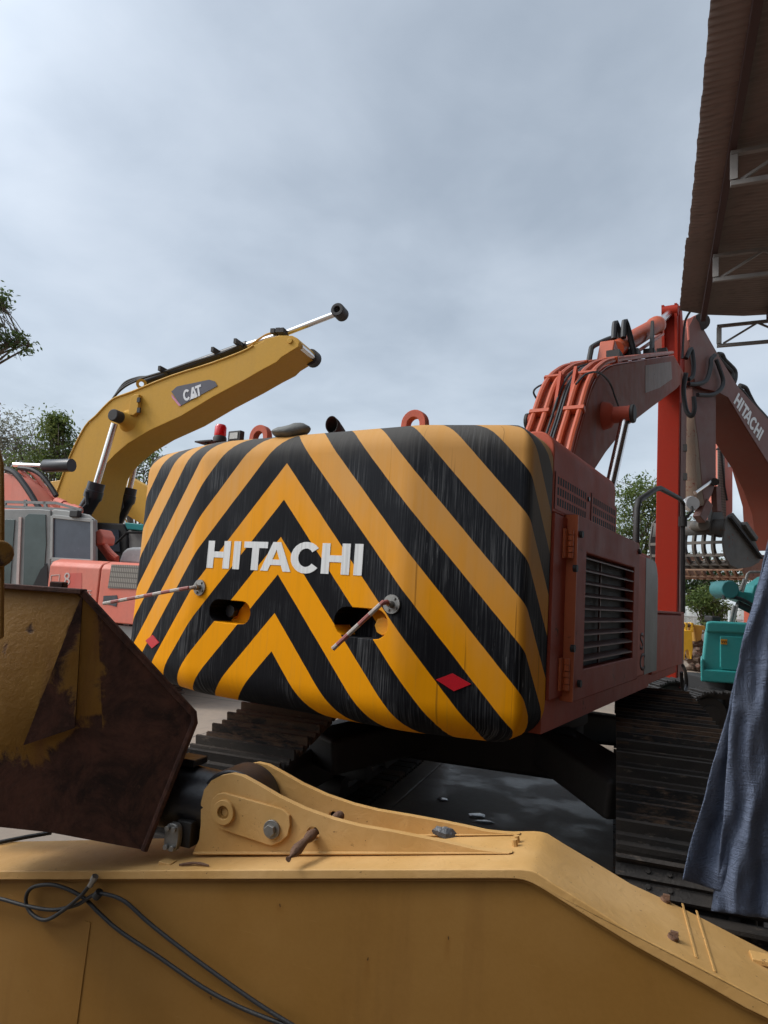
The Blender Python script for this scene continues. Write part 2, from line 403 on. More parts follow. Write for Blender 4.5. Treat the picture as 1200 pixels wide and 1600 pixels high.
M['amber'] = plain('orange_warning_label', (.62, .27, .02), .4, 0, .2, 40)
def trackmat():
    t = NT('worn_track_steel'); oi = t.n('ShaderNodeObjectInfo')
    def vv(sc):
        mp = t.n('ShaderNodeMapping'); t.l(t.tc.outputs['Object'], mp.inputs[0]); mp.inputs['Scale'].default_value = sc
        cb = t.n('ShaderNodeCombineXYZ'); r = t.math('MULTIPLY', oi.outputs['Random'], 37.0); t.l(r, cb.inputs[0]); t.l(r, cb.inputs[1]); t.l(r, mp.inputs['Location']) ; return mp.outputs[0]
    k1 = t.noise(vv((22, 7, 22)), 1.0, 6, .72, .3); k2 = t.noise(vv((2, 1.2, 2)), 1.0, 3)
    col = t.mix(t.ramp(k2, .35, .7), (.026, .024, .023), (.070, .058, .048))
    col = t.mix(t.ramp(t.math('ADD', t.math('MULTIPLY', k1, .75), t.math('MULTIPLY', oi.outputs['Random'], .30)), .50, .68), col, (.145, .088, .055))
    col = t.mix(t.math('MULTIPLY', t.ramp(t.noise(vv((30, 9, 30)), 1.0, 4, .7), .6, .75), .5), col, (.26, .20, .15))
    return t.out(col, t.math('ADD', .5, t.math('MULTIPLY', k1, .3)), .2, .3, t.math('ADD', k1, t.noise(vv((60, 60, 60)), 1.0, 3)), .35, .01)
M['track'] = trackmat()
def leafmat(name, a, b, c):
    t = NT(name); ob = t.n('ShaderNodeAttribute'); ob.attribute_name = 'tone'
    col = t.mix(ob.outputs['Fac'], a, b); col = t.mix(t.math('MULTIPLY', t.ramp(t.noise(t.vec(), 1.1, 3), .45, .7), .55), col, c)
    m_ = t.out(col, .55, 0, .3); tr = t.n('ShaderNodeBsdfTranslucent'); t.l(col, tr.inputs[0])
    mx = t.n('ShaderNodeMixShader'); mx.inputs[0].default_value = .38; t.l(t.p.outputs[0], mx.inputs[1]); t.l(tr.outputs[0], mx.inputs[2])
    t.l(mx.outputs[0], t.t.nodes['Material Output'].inputs[0]); return m_
M['leaf'] = leafmat('mid_green_leaves', (.06, .10, .025), (.16, .21, .055), (.21, .23, .075))
M['leafdark'] = leafmat('deep_green_leaves', (.035, .065, .02), (.10, .15, .045), (.13, .175, .055))
M['leafgrey'] = leafmat('greyish_dry_leaves', (.14, .145, .10), (.23, .23, .17), (.26, .255, .19))
def ground():
    t = NT('worn_yard_concrete'); v = t.vec()
    big = t.noise(v, .18, 6, .65); mid = t.noise(v, 1.1, 6, .7, .5); fin = t.noise(v, 14, 5, .7)
    col = t.mix(t.ramp(big, .35, .7), (.30, .228, .165), (.235, .19, .15))
    col = t.mix(t.math('MULTIPLY', t.ramp(mid, .45, .7), .5), col, (.16, .135, .115))
    # tyre and track scuffs, along the yard
    mp = t.n('ShaderNodeMapping'); t.l(t.tc.outputs['Object'], mp.inputs[0]); mp.inputs['Rotation'].default_value = (0, 0, R_(24)); mp.inputs['Scale'].default_value = (6, .5, 1)
    sc = t.ramp(t.noise(mp.outputs[0], 1.0, 6, .7, .3), .52, .72)
    col = t.mix(t.math('MULTIPLY', sc, .45), col, (.11, .095, .085))
    # slab joints
    sp = t.n('ShaderNodeSeparateXYZ'); mj = t.n('ShaderNodeMapping'); t.l(t.tc.outputs['Object'], mj.inputs[0]); mj.inputs['Rotation'].default_value = (0, 0, R_(-12.5)); mj.inputs['Location'].default_value = (.35, 1.4, 0); t.l(mj.outputs[0], sp.inputs[0])
    js = []
    for ax, per in ((0, 3.0), (1, 4.5)):
        d = t.math('ABSOLUTE', t.math('SUBTRACT', t.math('FRACT', t.math('DIVIDE', sp.outputs[ax], per)), .5))
        js.append(t.math('SUBTRACT', 1.0, t.ramp(d, .001, .0055)))
    j = t.math('MAXIMUM', js[0], js[1])
    col = t.mix(t.math('MULTIPLY', j, .75), col, (.045, .04, .036))
    # wet patch under the big machine, its colour lifted against the shade there
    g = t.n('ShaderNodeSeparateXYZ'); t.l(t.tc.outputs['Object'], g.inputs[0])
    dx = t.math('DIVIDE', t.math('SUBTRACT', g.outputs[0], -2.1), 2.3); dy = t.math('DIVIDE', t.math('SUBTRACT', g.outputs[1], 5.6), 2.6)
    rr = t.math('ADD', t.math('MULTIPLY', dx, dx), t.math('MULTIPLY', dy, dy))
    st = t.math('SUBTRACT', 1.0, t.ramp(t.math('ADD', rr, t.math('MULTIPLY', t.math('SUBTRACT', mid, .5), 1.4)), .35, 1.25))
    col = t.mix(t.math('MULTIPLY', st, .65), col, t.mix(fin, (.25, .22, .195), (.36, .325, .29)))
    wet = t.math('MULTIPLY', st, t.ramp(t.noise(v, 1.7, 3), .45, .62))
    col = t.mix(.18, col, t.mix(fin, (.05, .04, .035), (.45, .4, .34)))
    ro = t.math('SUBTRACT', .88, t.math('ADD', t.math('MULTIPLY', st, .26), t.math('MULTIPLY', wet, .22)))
    h = t.math('ADD', t.math('MULTIPLY', fin, .5), t.math('ADD', t.math('MULTIPLY', mid, .6), t.math('MULTIPLY', j, -.8)))
    return t.out(col, ro, 0, .35, h, .35, .02)
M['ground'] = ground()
M['foam'] = plain('pale_soapy_water', (.42, .46, .50), .12, 0, .25, 14, .6, .1)
M['lime'] = plain('yellow_machine_paint', (.72, .40, .03), .5, 0, .2, 8)

# ------------------------------------------------------------------ sky and light
SUN = Vector((-.60, -.42, .68)).normalized()       # towards the sun
elev = math.asin(SUN.z)
w = bpy.data.worlds.new('World'); scene.world = w; w.use_nodes = True
nt = w.node_tree; nt.nodes.clear(); N = nt.nodes.new; L = nt.links.new
out = N('ShaderNodeOutputWorld')
sky = N('ShaderNodeTexSky'); sky.sky_type = 'NISHITA'; sky.sun_disc = False; sky.sun_elevation = elev
sky.sun_rotation = math.atan2(SUN.x, SUN.y); sky.dust_density = 3
bs = N('ShaderNodeBackground'); bs.inputs[1].default_value = .05; L(sky.outputs[0], bs.inputs[0])
tc = N('ShaderNodeTexCoord'); sx = N('ShaderNodeSeparateXYZ'); L(tc.outputs['Generated'], sx.inputs[0])
def wm(op, a, b=0.0, clamp=False):
    n_ = N('ShaderNodeMath'); n_.operation = op; n_.use_clamp = clamp
    for i, q in enumerate((a, b)):
        if hasattr(q, 'is_output'): L(q, n_.inputs[i])
        else: n_.inputs[i].default_value = q
    return n_.outputs[0]
zz = wm('ADD', wm('MAXIMUM', sx.outputs[2], 0.0), .22)
cb = N('ShaderNodeCombineXYZ'); L(wm('DIVIDE', sx.outputs[0], zz), cb.inputs[0]); L(wm('DIVIDE', sx.outputs[1], zz), cb.inputs[1])
def wnoise(scale, detail, rough, loc=(0, 0, 0), dist=0.0):
    mp = N('ShaderNodeMapping'); L(cb.outputs[0], mp.inputs[0]); mp.inputs['Location'].default_value = loc
    n_ = N('ShaderNodeTexNoise'); L(mp.outputs[0], n_.inputs['Vector']); n_.inputs['Scale'].default_value = scale; n_.inputs['Detail'].default_value = detail; n_.inputs['Roughness'].default_value = rough; n_.inputs['Distortion'].default_value = dist; return n_.outputs['Fac']
c1 = wnoise(1.15, 5, .5, (1.3, .4, 0), .35); c2 = wnoise(3.1, 6, .55, (5.2, 1.7, 0), .3)
cl = wm('ADD', wm('MULTIPLY', c1, .72), wm('MULTIPLY', c2, .28))
rp = N('ShaderNodeValToRGB'); L(cl, rp.inputs[0]); e = rp.color_ramp.elements
e[0].position = .36; e[0].color = (.36, .41, .46, 1); e[1].position = .66; e[1].color = (.62, .67, .72, 1)
mid_ = rp.color_ramp.elements.new(.50); mid_.color = (.485, .54, .595, 1)
# thin cloud is far brighter round the hidden sun, behind the viewer
vm = N('ShaderNodeVectorMath'); vm.operation = 'DOT_PRODUCT'; L(tc.outputs['Generated'], vm.inputs[0]); vm.inputs[1].default_value = SUN
gl = wm('POWER', wm('MAXIMUM', wm('ADD', wm('MULTIPLY', vm.outputs['Value'], .5), .5), 0.0), 17.0)
bc = N('ShaderNodeBackground'); L(rp.outputs[0], bc.inputs[0]); hz = wm('POWER', wm('SUBTRACT', 1.0, wm('MAXIMUM', sx.outputs[2], 0.0)), 5.0)
L(wm('ADD', wm('ADD', .90, wm('MULTIPLY', hz, .22)), wm('MULTIPLY', gl, 6.5)), bc.inputs[1])
ad = N('ShaderNodeAddShader'); L(bs.outputs[0], ad.inputs[0]); L(bc.outputs[0], ad.inputs[1]); L(ad.outputs[0], out.inputs[0])
sd = bpy.data.lights.new('sun', 'SUN'); sd.energy = 1.5; sd.angle = R_(14); sd.color = (1, .95, .88)
so = bpy.data.objects.new('sun', sd); COL.objects.link(so); so.rotation_euler = SUN.to_track_quat('Z', 'Y').to_euler()
scene.view_settings.view_transform = 'Standard'; scene.view_settings.look = 'None'; scene.view_settings.exposure = 0.0; scene.view_settings.gamma = 1
# ================================================================== THE BIG STRIPED EXCAVATOR
X0 = -2.70                      # middle line of the machine
ex = thing('excavator', (-2.65, 6.6, 0), 'large red excavator seen from behind with black and yellow chevrons on its counterweight', 'excavator')
XR, XL, YF, YB, YC = -1.2, -4.33, 3.75, 3.18, 3.37
ZB, ZT, RB, RTOP = 1.15, 2.87, .20, .17
def seg_off(P, d):
    """offset the open polyline P inwards (to its left) by d, keeping its ends on Y = YF"""
    E = []
    for a, b in zip(P[:-1], P[1:]):
        t = (b - a).normalized(); nn = Vector((t.y, -t.x)) * -1
        E.append((a + nn * -d, t))
    def isect(e, g):
        (p, r), (q, s_) = e, g
        c = r.x * s_.y - r.y * s_.x; t = ((q.x - p.x) * s_.y - (q.y - p.y) * s_.x) / c; return p + r * t
    out = [Vector((P[0].x - d, YF))]
    for i in range(len(E) - 1): out.append(isect(E[i], E[i + 1]))
    out.append(Vector((P[-1].x + d, YF))); return out
def rounded(P, radii, n):
    out = [P[0]]
    for i in range(1, len(P) - 1):
        a, b, c = P[i - 1], P[i], P[i + 1]; r = radii[i]
        d1 = (a - b).normalized(); d2 = (c - b).normalized(); ang = d1.angle(d2); tl = r / math.tan(ang / 2)
        cen = b + (d1 + d2).normalized() * (r / math.sin(ang / 2)); s0 = b + d1 * tl - cen; s1 = b + d2 * tl - cen
        tot = s0.angle_signed(s1) if s0.length > 1e-9 else 0
        for k in range(n + 1):
            out.append(cen + Matrix.Rotation(-tot * k / n, 2) @ s0)
    out.append(P[-1]); return out
PLAN = [Vector(p) for p in ((XR, YF), (XR, YC), (-1.82, YB), (-3.42, YB), (XL, YC + .06), (XL, YF))]
def outline(d):
    return rounded(seg_off(PLAN, d), [0, max(.06 - d, .02), .35, .35, max(.12 - d, .02), 0], 6)
prof = []
for k in range(9):
    t = math.pi / 2 * k / 8; prof.append((RB - RB * math.sin(t), ZB + RB - RB * math.cos(t), ZB + RB - RB * (math.pi / 2 - t)))
for k in range(9):
    t = math.pi / 2 * k / 8; prof.append((RTOP - RTOP * math.cos(t), ZT - RTOP + RTOP * math.sin(t), ZT - RTOP + RTOP * t))
base = outline(0); us = [0]
for a, b in zip(base[:-1], base[1:]): us.append(us[-1] + (b - a).length)
k0 = min(range(len(base)), key=lambda i: abs(base[i].x - X0) + (9 if base[i].y > 3.3 else 0))
i0 = max(i for i in range(len(base)) if base[i].x > X0)
ucen = us[i0] + (base[i0].x - X0)
us = [ucen - u for u in us]                  # positive to the right
mb = MB(); n = len(base); vs = []
for d, z, v in prof: vs += [(p.x, p.y, z) for p in outline(d)]
fs, uvs = [], []
for j in range(len(prof) - 1):
    for i in range(n - 1):
        fs.append((j * n + i, (j + 1) * n + i, (j + 1) * n + i + 1, j * n + i + 1))
        uvs.append([(us[i], prof[j][2]), (us[i], prof[j + 1][2]), (us[i + 1], prof[j + 1][2]), (us[i + 1], prof[j][2])])
    fs.append((j * n, j * n + n - 1, (j + 1) * n + n - 1, (j + 1) * n)); uvs.append([(0, 0)] * 4)
fs.append(list(range(n))); uvs.append([(us[i], .9) for i in range(n)])
fs.append(list(range((len(prof) - 1) * n, len(prof) * n))); uvs.append([(us[i], 3.05) for i in range(n)])
mb.add(vs, fs, uvs)
cw = mb.build('counterweight', M['chevron'], ex, smooth=50)
# the two recessed lifting pockets, cut out of the casting
def pocket(px_l, px_r, py_t, py_b, depth=.16):
    l = onY(px_l, (py_t + py_b) / 2, YB); r = onY(px_r, (py_t + py_b) / 2 + 2, YB)
    zt = onY((px_l + px_r) / 2, py_t, YB).z; zb = onY((px_l + px_r) / 2, py_b, YB).z
    h = (zt - zb) / 2; c0 = Vector((l.x + h, YB, (zt + zb) / 2)); c1 = Vector((r.x - h, YB, (zt + zb) / 2))
    ax, az = Vector((1, 0, 0)), UP
    return arcpts(c0, ax, az, h, math.pi / 2, 1.5 * math.pi, 8) + arcpts(c1, ax, az, h, -math.pi / 2, math.pi / 2, 8), c0, c1, h
pk = [pocket(327, 391, 938, 974), pocket(522, 606, 950, 997)]
for lp, c0, c1, h in pk:
    cmb = MB(); q = [p - Vector((0, .1, 0)) for p in lp]; nn = len(q)
    b = [p + Vector((0, .15, 0)) for p in lp]
    vv = q + b; ff = [list(range(nn)), list(range(2 * nn - 1, nn - 1, -1))] + [(i, i + nn, (i + 1) % nn + nn, (i + 1) % nn) for i in range(nn)]
    cmb.add(vv, ff, [[(vv[k].x - X0, vv[k].z) for k in f] for f in ff])
    co = cmb.build('cutter', M['chevron'], ex)
    md = cw.modifiers.new('b', 'BOOLEAN'); md.operation = 'DIFFERENCE'; md.solver = 'EXACT'; md.object = co
    bpy.context.view_layer.update()
    me2 = bpy.data.meshes.new_from_object(cw.evaluated_get(bpy.context.evaluated_depsgraph_get()))
    cw.modifiers.clear(); cw.data = me2; bpy.data.objects.remove(co, do_unlink=True)
cw.data.set_sharp_from_angle(angle=R_(50)); cw.data.name = 'counterweight'
md = cw.modifiers.new('bevel', 'BEVEL'); md.width = .012; md.segments = 2; md.limit_method = 'ANGLE'; md.angle_limit = R_(60)
lp, c0, c1, h = pk[0]
MB().tube([c0 + Vector((.01, .10, 0)), c0 + Vector((.01, .145, 0))], .042, 8).build('bolt', M['black'], cw, bevel=.004)
lp, c0, c1, h = pk[1]
MB().tube([c1 + Vector((.0, .08, -.01)), c1 + Vector((.0, .145, -.01))], .052, 8).build('bolt', M['yellowbolt'], cw, bevel=.004)
# lettering
lm = MB(); la = onY(325, 865, YB).x; lb = onY(567, 875, YB).x
lettering(lm, 'HITACHI', Vector((la, YB + .004, 1.985)), Vector((1, 0, 0)), UP, .178, lb - la, Vector((0, -.007, 0)))
lm.build('lettering', M['white'], cw)
# red diamonds
def facet(x, y, a, b, out=.004):
    a, b = Vector(a), Vector(b); nrm = Vector((-(b - a).y, (b - a).x, 0)).normalized()
    if nrm.y > 0: nrm = -nrm
    d = ray(x, y); t = (a + nrm * out - EYE).dot(nrm) / d.dot(nrm); return EYE + d * t, nrm
FR = ((-1.82, YB, 0), (XR, YC, 0)); FL = ((-3.42, YB, 0), (XL, YC + .06, 0))
for pts, fc in (([(681, 1062), (707, 1052), (736, 1069), (709, 1080)], FR), ([(227, 1001), (238, 992), (248, 1004), (237, 1013)], FL)):
    P = [facet(x, y, *fc, out=.005) for x, y in pts]
    MB().prism([p for p, _ in P], P[0][1] * -.012).build('reflector', M['reflector'], cw)
# lifting eyes
for x, y in ((403, 684), (645, 664)):
    p = onY(x, y, 3.46); r = .075; z0 = ZT - .02
    arch = arcpts((p.x, p.y, z0 + .075), (1, 0, 0), UP, .085, 0, math.pi, 12); inn = arcpts((p.x, p.y, z0 + .07), (1, 0, 0), UP, .042, math.pi, 0, 12)
    loop = [Vector((p.x + .09, p.y, z0))] + arch + [Vector((p.x - .09, p.y, z0)), Vector((p.x - .045, p.y, z0))] + inn + [Vector((p.x + .045, p.y, z0))]
    MB().prism(loop, (0, .055, 0)).build('lifting_eye', M['hood'], cw, bevel=.006)
# feeler rods on their flanges
def rod(fx, fy, fc, path, rad):
    c, nr = facet(fx, fy, *fc, out=0.0) if fc else (onY(fx, fy, YB), Vector((0, -1, 0)))
    mb = MB().tube([c + nr * .012] + path(c, nr), .0125, 8); o = mb.build('marker_rod', M['banded'], ex)
    f_ = MB(); f_.cyl(c, c + nr * .012, rad, 20)
    s1 = nr.cross(UP).normalized()
    for a in range(4):
        t = a * math.pi / 2 + .5; q = c + (s1 * math.cos(t) + UP * math.sin(t)) * rad * .68; f_.cyl(q + nr * .010, q + nr * .020, .009, 6)
    f_.cyl(c, c + nr * .05, .02, 10)
    f_.build('mounting_flange', M['steel'], o)
rod(313, 918, None, lambda c, nr: spline([c + nr * .05, onY(296, 919, YB - .075), onY(280, 921, YB - .09), onY(162, 943, YB - .14)], 5), .052)
rod(613, 944, None, lambda c, nr: spline([c + nr * .05, onY(605, 941, YB - .10), onY(599, 942, YB - .125), onY(592, 947, YB - .14), onY(520, 1014, YB - .22)], 5), .052)

# ---------------------------------------------------------------- house
HZ = 2.90
def rbox(x0, x1, y0, y1, z0, z1, r):      # box with the two upper long edges rounded (runs along Y)
    mb = MB(); sec = [(x1, z0)] + [(x1 - r + r * math.cos(t), z1 - r + r * math.sin(t)) for t in [math.pi / 2 * k / 6 for k in range(7)]] + \
        [(x0 + r - r * math.sin(t), z1 - r + r * math.cos(t)) for t in [math.pi / 2 * k / 6 for k in range(7)]] + [(x0, z0)]
    mb.prism([(x, y0, z) for x, z in sec], (0, y1 - y0, 0)); return mb
hd = rbox(XL, XR, YF + .005, 5.30, 2.42, HZ, .11).build('engine_hood', M['hood'], ex, bevel=.012)
rbox(XL + .01, XR - .02, YF + .005, 6.9, 1.18, 2.415, .02).build('body_shell', M['hood'], ex)
# perforated vents, each slot a dark notch
for (xa, ya, xb, yb), cols_ in (((869, 762, 914, 813), 13), ((925, 786, 960, 830), 12)):
    a = onX(xa, ya, XR); b = onX(xb, yb, XR); vm_ = MB()
    pitch_ = (b.y - a.y) / cols_; ys = [a.y - .03]; holes_y = []
    for c in range(cols_): y = a.y + pitch_ * (c + .5); holes_y.append(len(ys)); ys += [y - pitch_ * .33, y + pitch_ * .33]
    ys.append(b.y + .03); zs = [2.44]; holes_z = []
    for r in range(3): z = 2.489 + r * .063; holes_z.append(len(zs)); zs += [z - .023, z + .023]
    zs.append(2.665)
    vs_ = [(XR + .0055, y, z) for z in zs for y in ys]; k_ = len(ys)
    fs_ = [(j * k_ + i, j * k_ + i + 1, (j + 1) * k_ + i + 1, (j + 1) * k_ + i) for j in range(len(zs) - 1) for i in range(k_ - 1) if not (j in holes_z and i in holes_y)]
    vm_.add(vs_, fs_); vg = vm_.build('vent_grille', M['hood'], hd)
    MB().box((XR + .002, (ys[0] + ys[-1]) / 2, (zs[0] + zs[-1]) / 2), (.004, ys[-1] - ys[0] - .01, zs[-1] - zs[0] - .01)).build('vent_backing', M['dark'], hd)
bx = MB()
for x, y in ((918, 780),): p = onX(x, y, XR); bx.cyl(p, p + Vector((.015, 0, 0)), .016, 8)
bx.build('bolt', M['black'], hd)
# hinge pillar, hinges
p = MB().box((XR + .004, 3.90, 1.89), (.02, .27, 1.05)).build('hinge_pillar', M['door'], ex, bevel=.004)
XD = XR + .075
def yx(px, py, X): return onX(px, py, X).y
dy0, dy1 = yx(903, 815, XD), yx(1000, 848, XD)
dz0, dz1 = 1.335, 2.44
oy0, oy1, oz0, oz1 = yx(916, 900, XD), yx(991, 900, XD), 1.515, 2.225
door = MB()
def ringframe(mb, Xa, Xb, o, i):
    (a0, b0, a1, b1), (c0, d0, c1, d1) = o, i
    O = [(a0, b0), (a1, b0), (a1, b1), (a0, b1)]; I = [(c0, d0), (c1, d0), (c1, d1), (c0, d1)]
    vs = [(Xa, y, z) for y, z in O] + [(Xa, y, z) for y, z in I] + [(Xb, y, z) for y, z in O] + [(Xb, y, z) for y, z in I]
    fs = []
    for k in range(4):
        q = (k + 1) % 4
        fs += [(k, q, 4 + q, 4 + k), (8 + k, 8 + q, 12 + q, 12 + k), (k, q, 8 + q, 8 + k), (4 + k, 4 + q, 12 + q, 12 + k)]
    mb.add(vs, fs)
ringframe(door, XR + .004, XD, (dy0, dz0, dy1, dz1), (oy0, oz0, oy1, oz1))
dr = door.build('side_door', M['door'], ex, bevel=.010)
MB().box((XR - .015, (oy0 + oy1) / 2, (oz0 + oz1) / 2), (.02, oy1 - oy0 + .05, oz1 - oz0 + .05)).build('radiator_screen', M['dark'], dr)
lv = MB(); ns = 9
for k in range(ns):
    z = oz0 + (oz1 - oz0) * (k + .55) / ns
    a = Vector((XD - .006, oy0, z)); 
    lv.prism([(XD - .004, oy0 + .002, z), (XD - .004, oy0 + .002, z + .008), (XR + .022, oy0 + .002, z + .030), (XR + .022, oy0 + .002, z + .024)], (0, oy1 - oy0 - .004, 0))
lv.box((XR + .02, oy0 + (oy1 - oy0) * .40, (oz0 + oz1) / 2), (.012, .02, oz1 - oz0 - .004))
lv.build('louvre', M['armside'], dr)
hg = M['dooredge']
for za, zb in ((onX(885, 872, XR + .03).z, onX(885, 826, XR + .03).z), (onX(882, 1078, XR + .03).z, onX(882, 1028, XR + .03).z)):
    q = MB(); yy = dy0 - .035
    nk = 5
    for k in range(nk):
        q.cyl((XR + .045, yy, za + (zb - za) * k / nk + .002), (XR + .045, yy, za + (zb - za) * (k + 1) / nk - .002), .019, 10)
    q.box((XR + .022, yy - .03, (za + zb) / 2), (.012, .06, zb - za)); q.build('hinge', hg, dr)
for x, y in ((906, 835), (897, 888), (893, 1013), (903, 1068), (998, 862)):
    p = onX(x, y, XD); MB().cyl(p + Vector((-.004, 0, 0)), p + Vector((.02, 0, 0)), .022, 10).build('latch_bolt', M['grease'], dr)
MB().box(((XR + .004 + XD) / 2, dy0 - .004, (dz0 + dz1) / 2), (XD - XR + .002, .006, dz1 - dz0 - .01)).build('door_edge', M['dooredge'], dr)
# front pump panel with its grey stripe, toolbox and sill
py0, py1 = 5.98, yx(1022, 950, XR + .02)
rr = .22
sec = [(py0, 1.335), (py1, 1.335)] + [(py1 - rr + rr * math.cos(t), 2.36 - rr + rr * math.sin(t)) for t in [math.pi / 2 * k / 6 for k in range(7)]] + [(py0, 2.36)]
pp = MB().prism([(XR + .004, y, z) for y, z in sec], (.045, 0, 0)).build('pump_panel', M['hood'], ex, bevel=.012)
sy = yx(1008, 950, XR + .05)
sec = [(sy, 1.34), (py1 - .004, 1.34)] + [(py1 - .004 - rr + rr * math.cos(t), 2.355 - rr + rr * math.sin(t)) for t in [math.pi / 2 * k / 6 for k in range(7)]] + [(sy, 2.355)]
MB().prism([(XR + .049, y, z) for y, z in sec], (.003, 0, 0)).build('grey_stripe', M['greystripe'], pp)
for ch, y_ in (('S', 1.56), ('C', 1.385)):
    fnt('worn_lettering', ch, Vector((XR + .0495, yx(1000, 1000, XR + .05), y_)), Vector((0, 1, 0)), UP, .20, .003, M['ghostdark'], pp, 1.7)
ty1 = yx(1066, 1000, XR + .01)
tb = rbox(XR - .9, XR + .01, py1 + .005, ty1, 1.29, 1.87, .03).build('toolbox', M['hood'], ex, bevel=.01)
MB().box((XR - .44, (py1 + ty1) / 2, 1.885), (.94, ty1 - py1 - .03, .025)).build('lid', M['door'], tb, bevel=.006)
MB().box(((XL + XR) / 2, (YF + ty1) / 2, 1.23), (3.03, ty1 - YF - .02, .105)).build('sill_beam', M['hood'], ex, bevel=.02)
MB().box((-2.7, 6.6, 1.08), (1.7, 4.2, .19)).build('under_frame', M['dark'], ex)
# cab on the far side (hidden behind the counterweight)
cb_ = rbox(XL, XL + 1.05, 5.6, 7.5, 1.29, 2.85, .12).build('cab', M['orange'], ex, bevel=.02)
for y0_, y1_ in ((5.75, 6.5), (6.6, 7.35)): MB().box((XL - .004, (y0_ + y1_) / 2, 2.25), (.012, y1_ - y0_, .8)).build('window', M['glassdark'], cb_)
# beacon, work light, exhaust
bz = onY(344, 691, 3.86).z
bp = onX(344, 688, -3.86); bp.y = 3.86; bx_ = onY(344, 680, 3.86).x
b_ = MB(); c = Vector((bx_, 3.86, bz)); b_.cyl((bx_, 3.86, HZ - .02), (bx_, 3.86, bz), .03, 10)
b_.tube([c, c + UP * .035, c + UP * .05], [.055, .055, .047], 16); be = b_.build('beacon', M['grease'], ex)
MB().tube([c + UP * .048, c + UP * .06, c + UP * .125, c + UP * .145, c + UP * .150], [.045, .049, .047, .036, .012], 18).build('beacon_lens', M['lens'], be)
wx = onY(369, 682, 3.86).x; c = onY(369, 682, 3.86)
wl = MB(); ringX = [(-.065, -.045), (.065, -.045), (.065, .045), (-.065, .045)]
wl.box(c, (.135, .05, .085)); wl.box(c - UP * .10, (.03, .03, .14)); wo = wl.build('work_light', M['grease'], ex, bevel=.008)
MB().box(c + Vector((0, -.027, 0)), (.085, .006, .05)).build('lamp_glass', M['steel'], wo)
q = onY(324, 691, 3.86); bpl = MB(); bpl.box(q, (.19, .10, .012)); bpl.box(q - UP * .06, (.03, .03, .11)); bpl.build('bracket_plate', M['grease'], ex)
e0 = onY(518, 663, 4.15); e_ = MB()
def ell(c, a_, b_): return [c + RT * a_ * math.cos(2 * math.pi * k / 22) + UP * b_ * math.sin(2 * math.pi * k / 22) for k in range(22)]
e_.loft([ell(e0, .046, .066), ell(e0 + FW * .03 + RT * .018 - UP * .012, .050, .068), ell(e0 + FW * .09 + RT * .055 - UP * .06, .056, .072), ell(e0 + FW * .13 + RT * .085 - UP * .16, .06, .075), ell(e0 + FW * .14 + RT * .10 - UP * .30, .06, .075)], caps=False)
e_.build('exhaust_pipe', M['grease'], ex, solid=.006)
# handrail and mirror
rail = [onX(*q, XR - .02) for q in ((994, 848), (995, 795), (998, 782), (1025, 764), (1032, 763), (1062, 779), (1067, 786), (1067, 958))]
MB().tube(rail, .028, 10).build('handrail', M['grease'], ex)
mp_ = onX(1067, 815, XR - .02); mc = onX(1080, 787, XR + .05)
mr = MB().tube([mp_, mp_ + (mc - mp_) * .5 + Vector((.06, 0, .02)), mc], .018, 8); mr.cyl(mp_ - UP * .06, mp_ + UP * .06, .05, 12); mo = mr.build('mirror_bracket', M['grease'], ex)
MB().tube([mc - FW * .05, mc - FW * .0, mc + FW * .06, mc + FW * .1], [.085, .10, .09, .03], 18).build('mirror', M['mirror'], mo)
st_ = [onX(*q, XR - .02) for q in ((1067, 1040), (1071, 1050), (1073, 1070), (1069, 1082), (1066, 1075), (1065, 1050))]
MB().tube(spline(st_, 4), .022, 6).build('dangling_strap', M['rubber'], ex)

# ---------------------------------------------------------------- boom (vertical plane along the machine)
BR, BL = -2.3, -3.0
top_px = [(897, 713), (912, 656), (924, 612), (933, 592), (943, 580), (959, 571), (1000, 564), (1054, 556)]
bot_px = [(1073, 590), (1057, 608), (1018, 637), (978, 668), (947, 707), (929, 735)]
topP = [onX(x, y, BR) for x, y in top_px]; botP = [onX(x, y, BR) for x, y in bot_px]
tf, bf = Vector((BR, 7.1, 2.1)), Vector((BR, 7.6, 1.6))
loop = [tf] + topP + botP + [Vector((BR, 8.3, 2.1)), bf]
bo = MB().prism(loop, (BL - BR, 0, 0)).build('boom', M['boomside'], ex, bevel=.02)
MB().prism([onX(x, y, BR + .002) for x, y in ((1008, 571), (1048, 565), (1050, 592), (1030, 606), (1008, 614))], (.006, 0, 0)).build('repaired_plate', M['repair'], bo)
# cover sheet on the boom's back, brighter paint
def along(ps, x, lift):
    out = []
    for i, p in enumerate(ps):
        a = ps[max(i - 1, 0)]; b = ps[min(i + 1, len(ps) - 1)]; t = (b - a).normalized(); nrm = Vector((0, -t.z, t.y))
        out.append(Vector((x, p.y, p.z)) + nrm * lift)
    return out
path = [tf] + topP
fine = spline(path, 5)
L1 = along(fine, BR - .012, .002); L2 = along(fine, BL + .012, .002); H1 = along(fine, BR - .012, .016); H2 = along(fine, BL + .012, .016)
bk = MB(); bk.loft([L1, H1, H2, L2], caps=False, closed=False); bk.build('back_plate', M['orange'], bo)
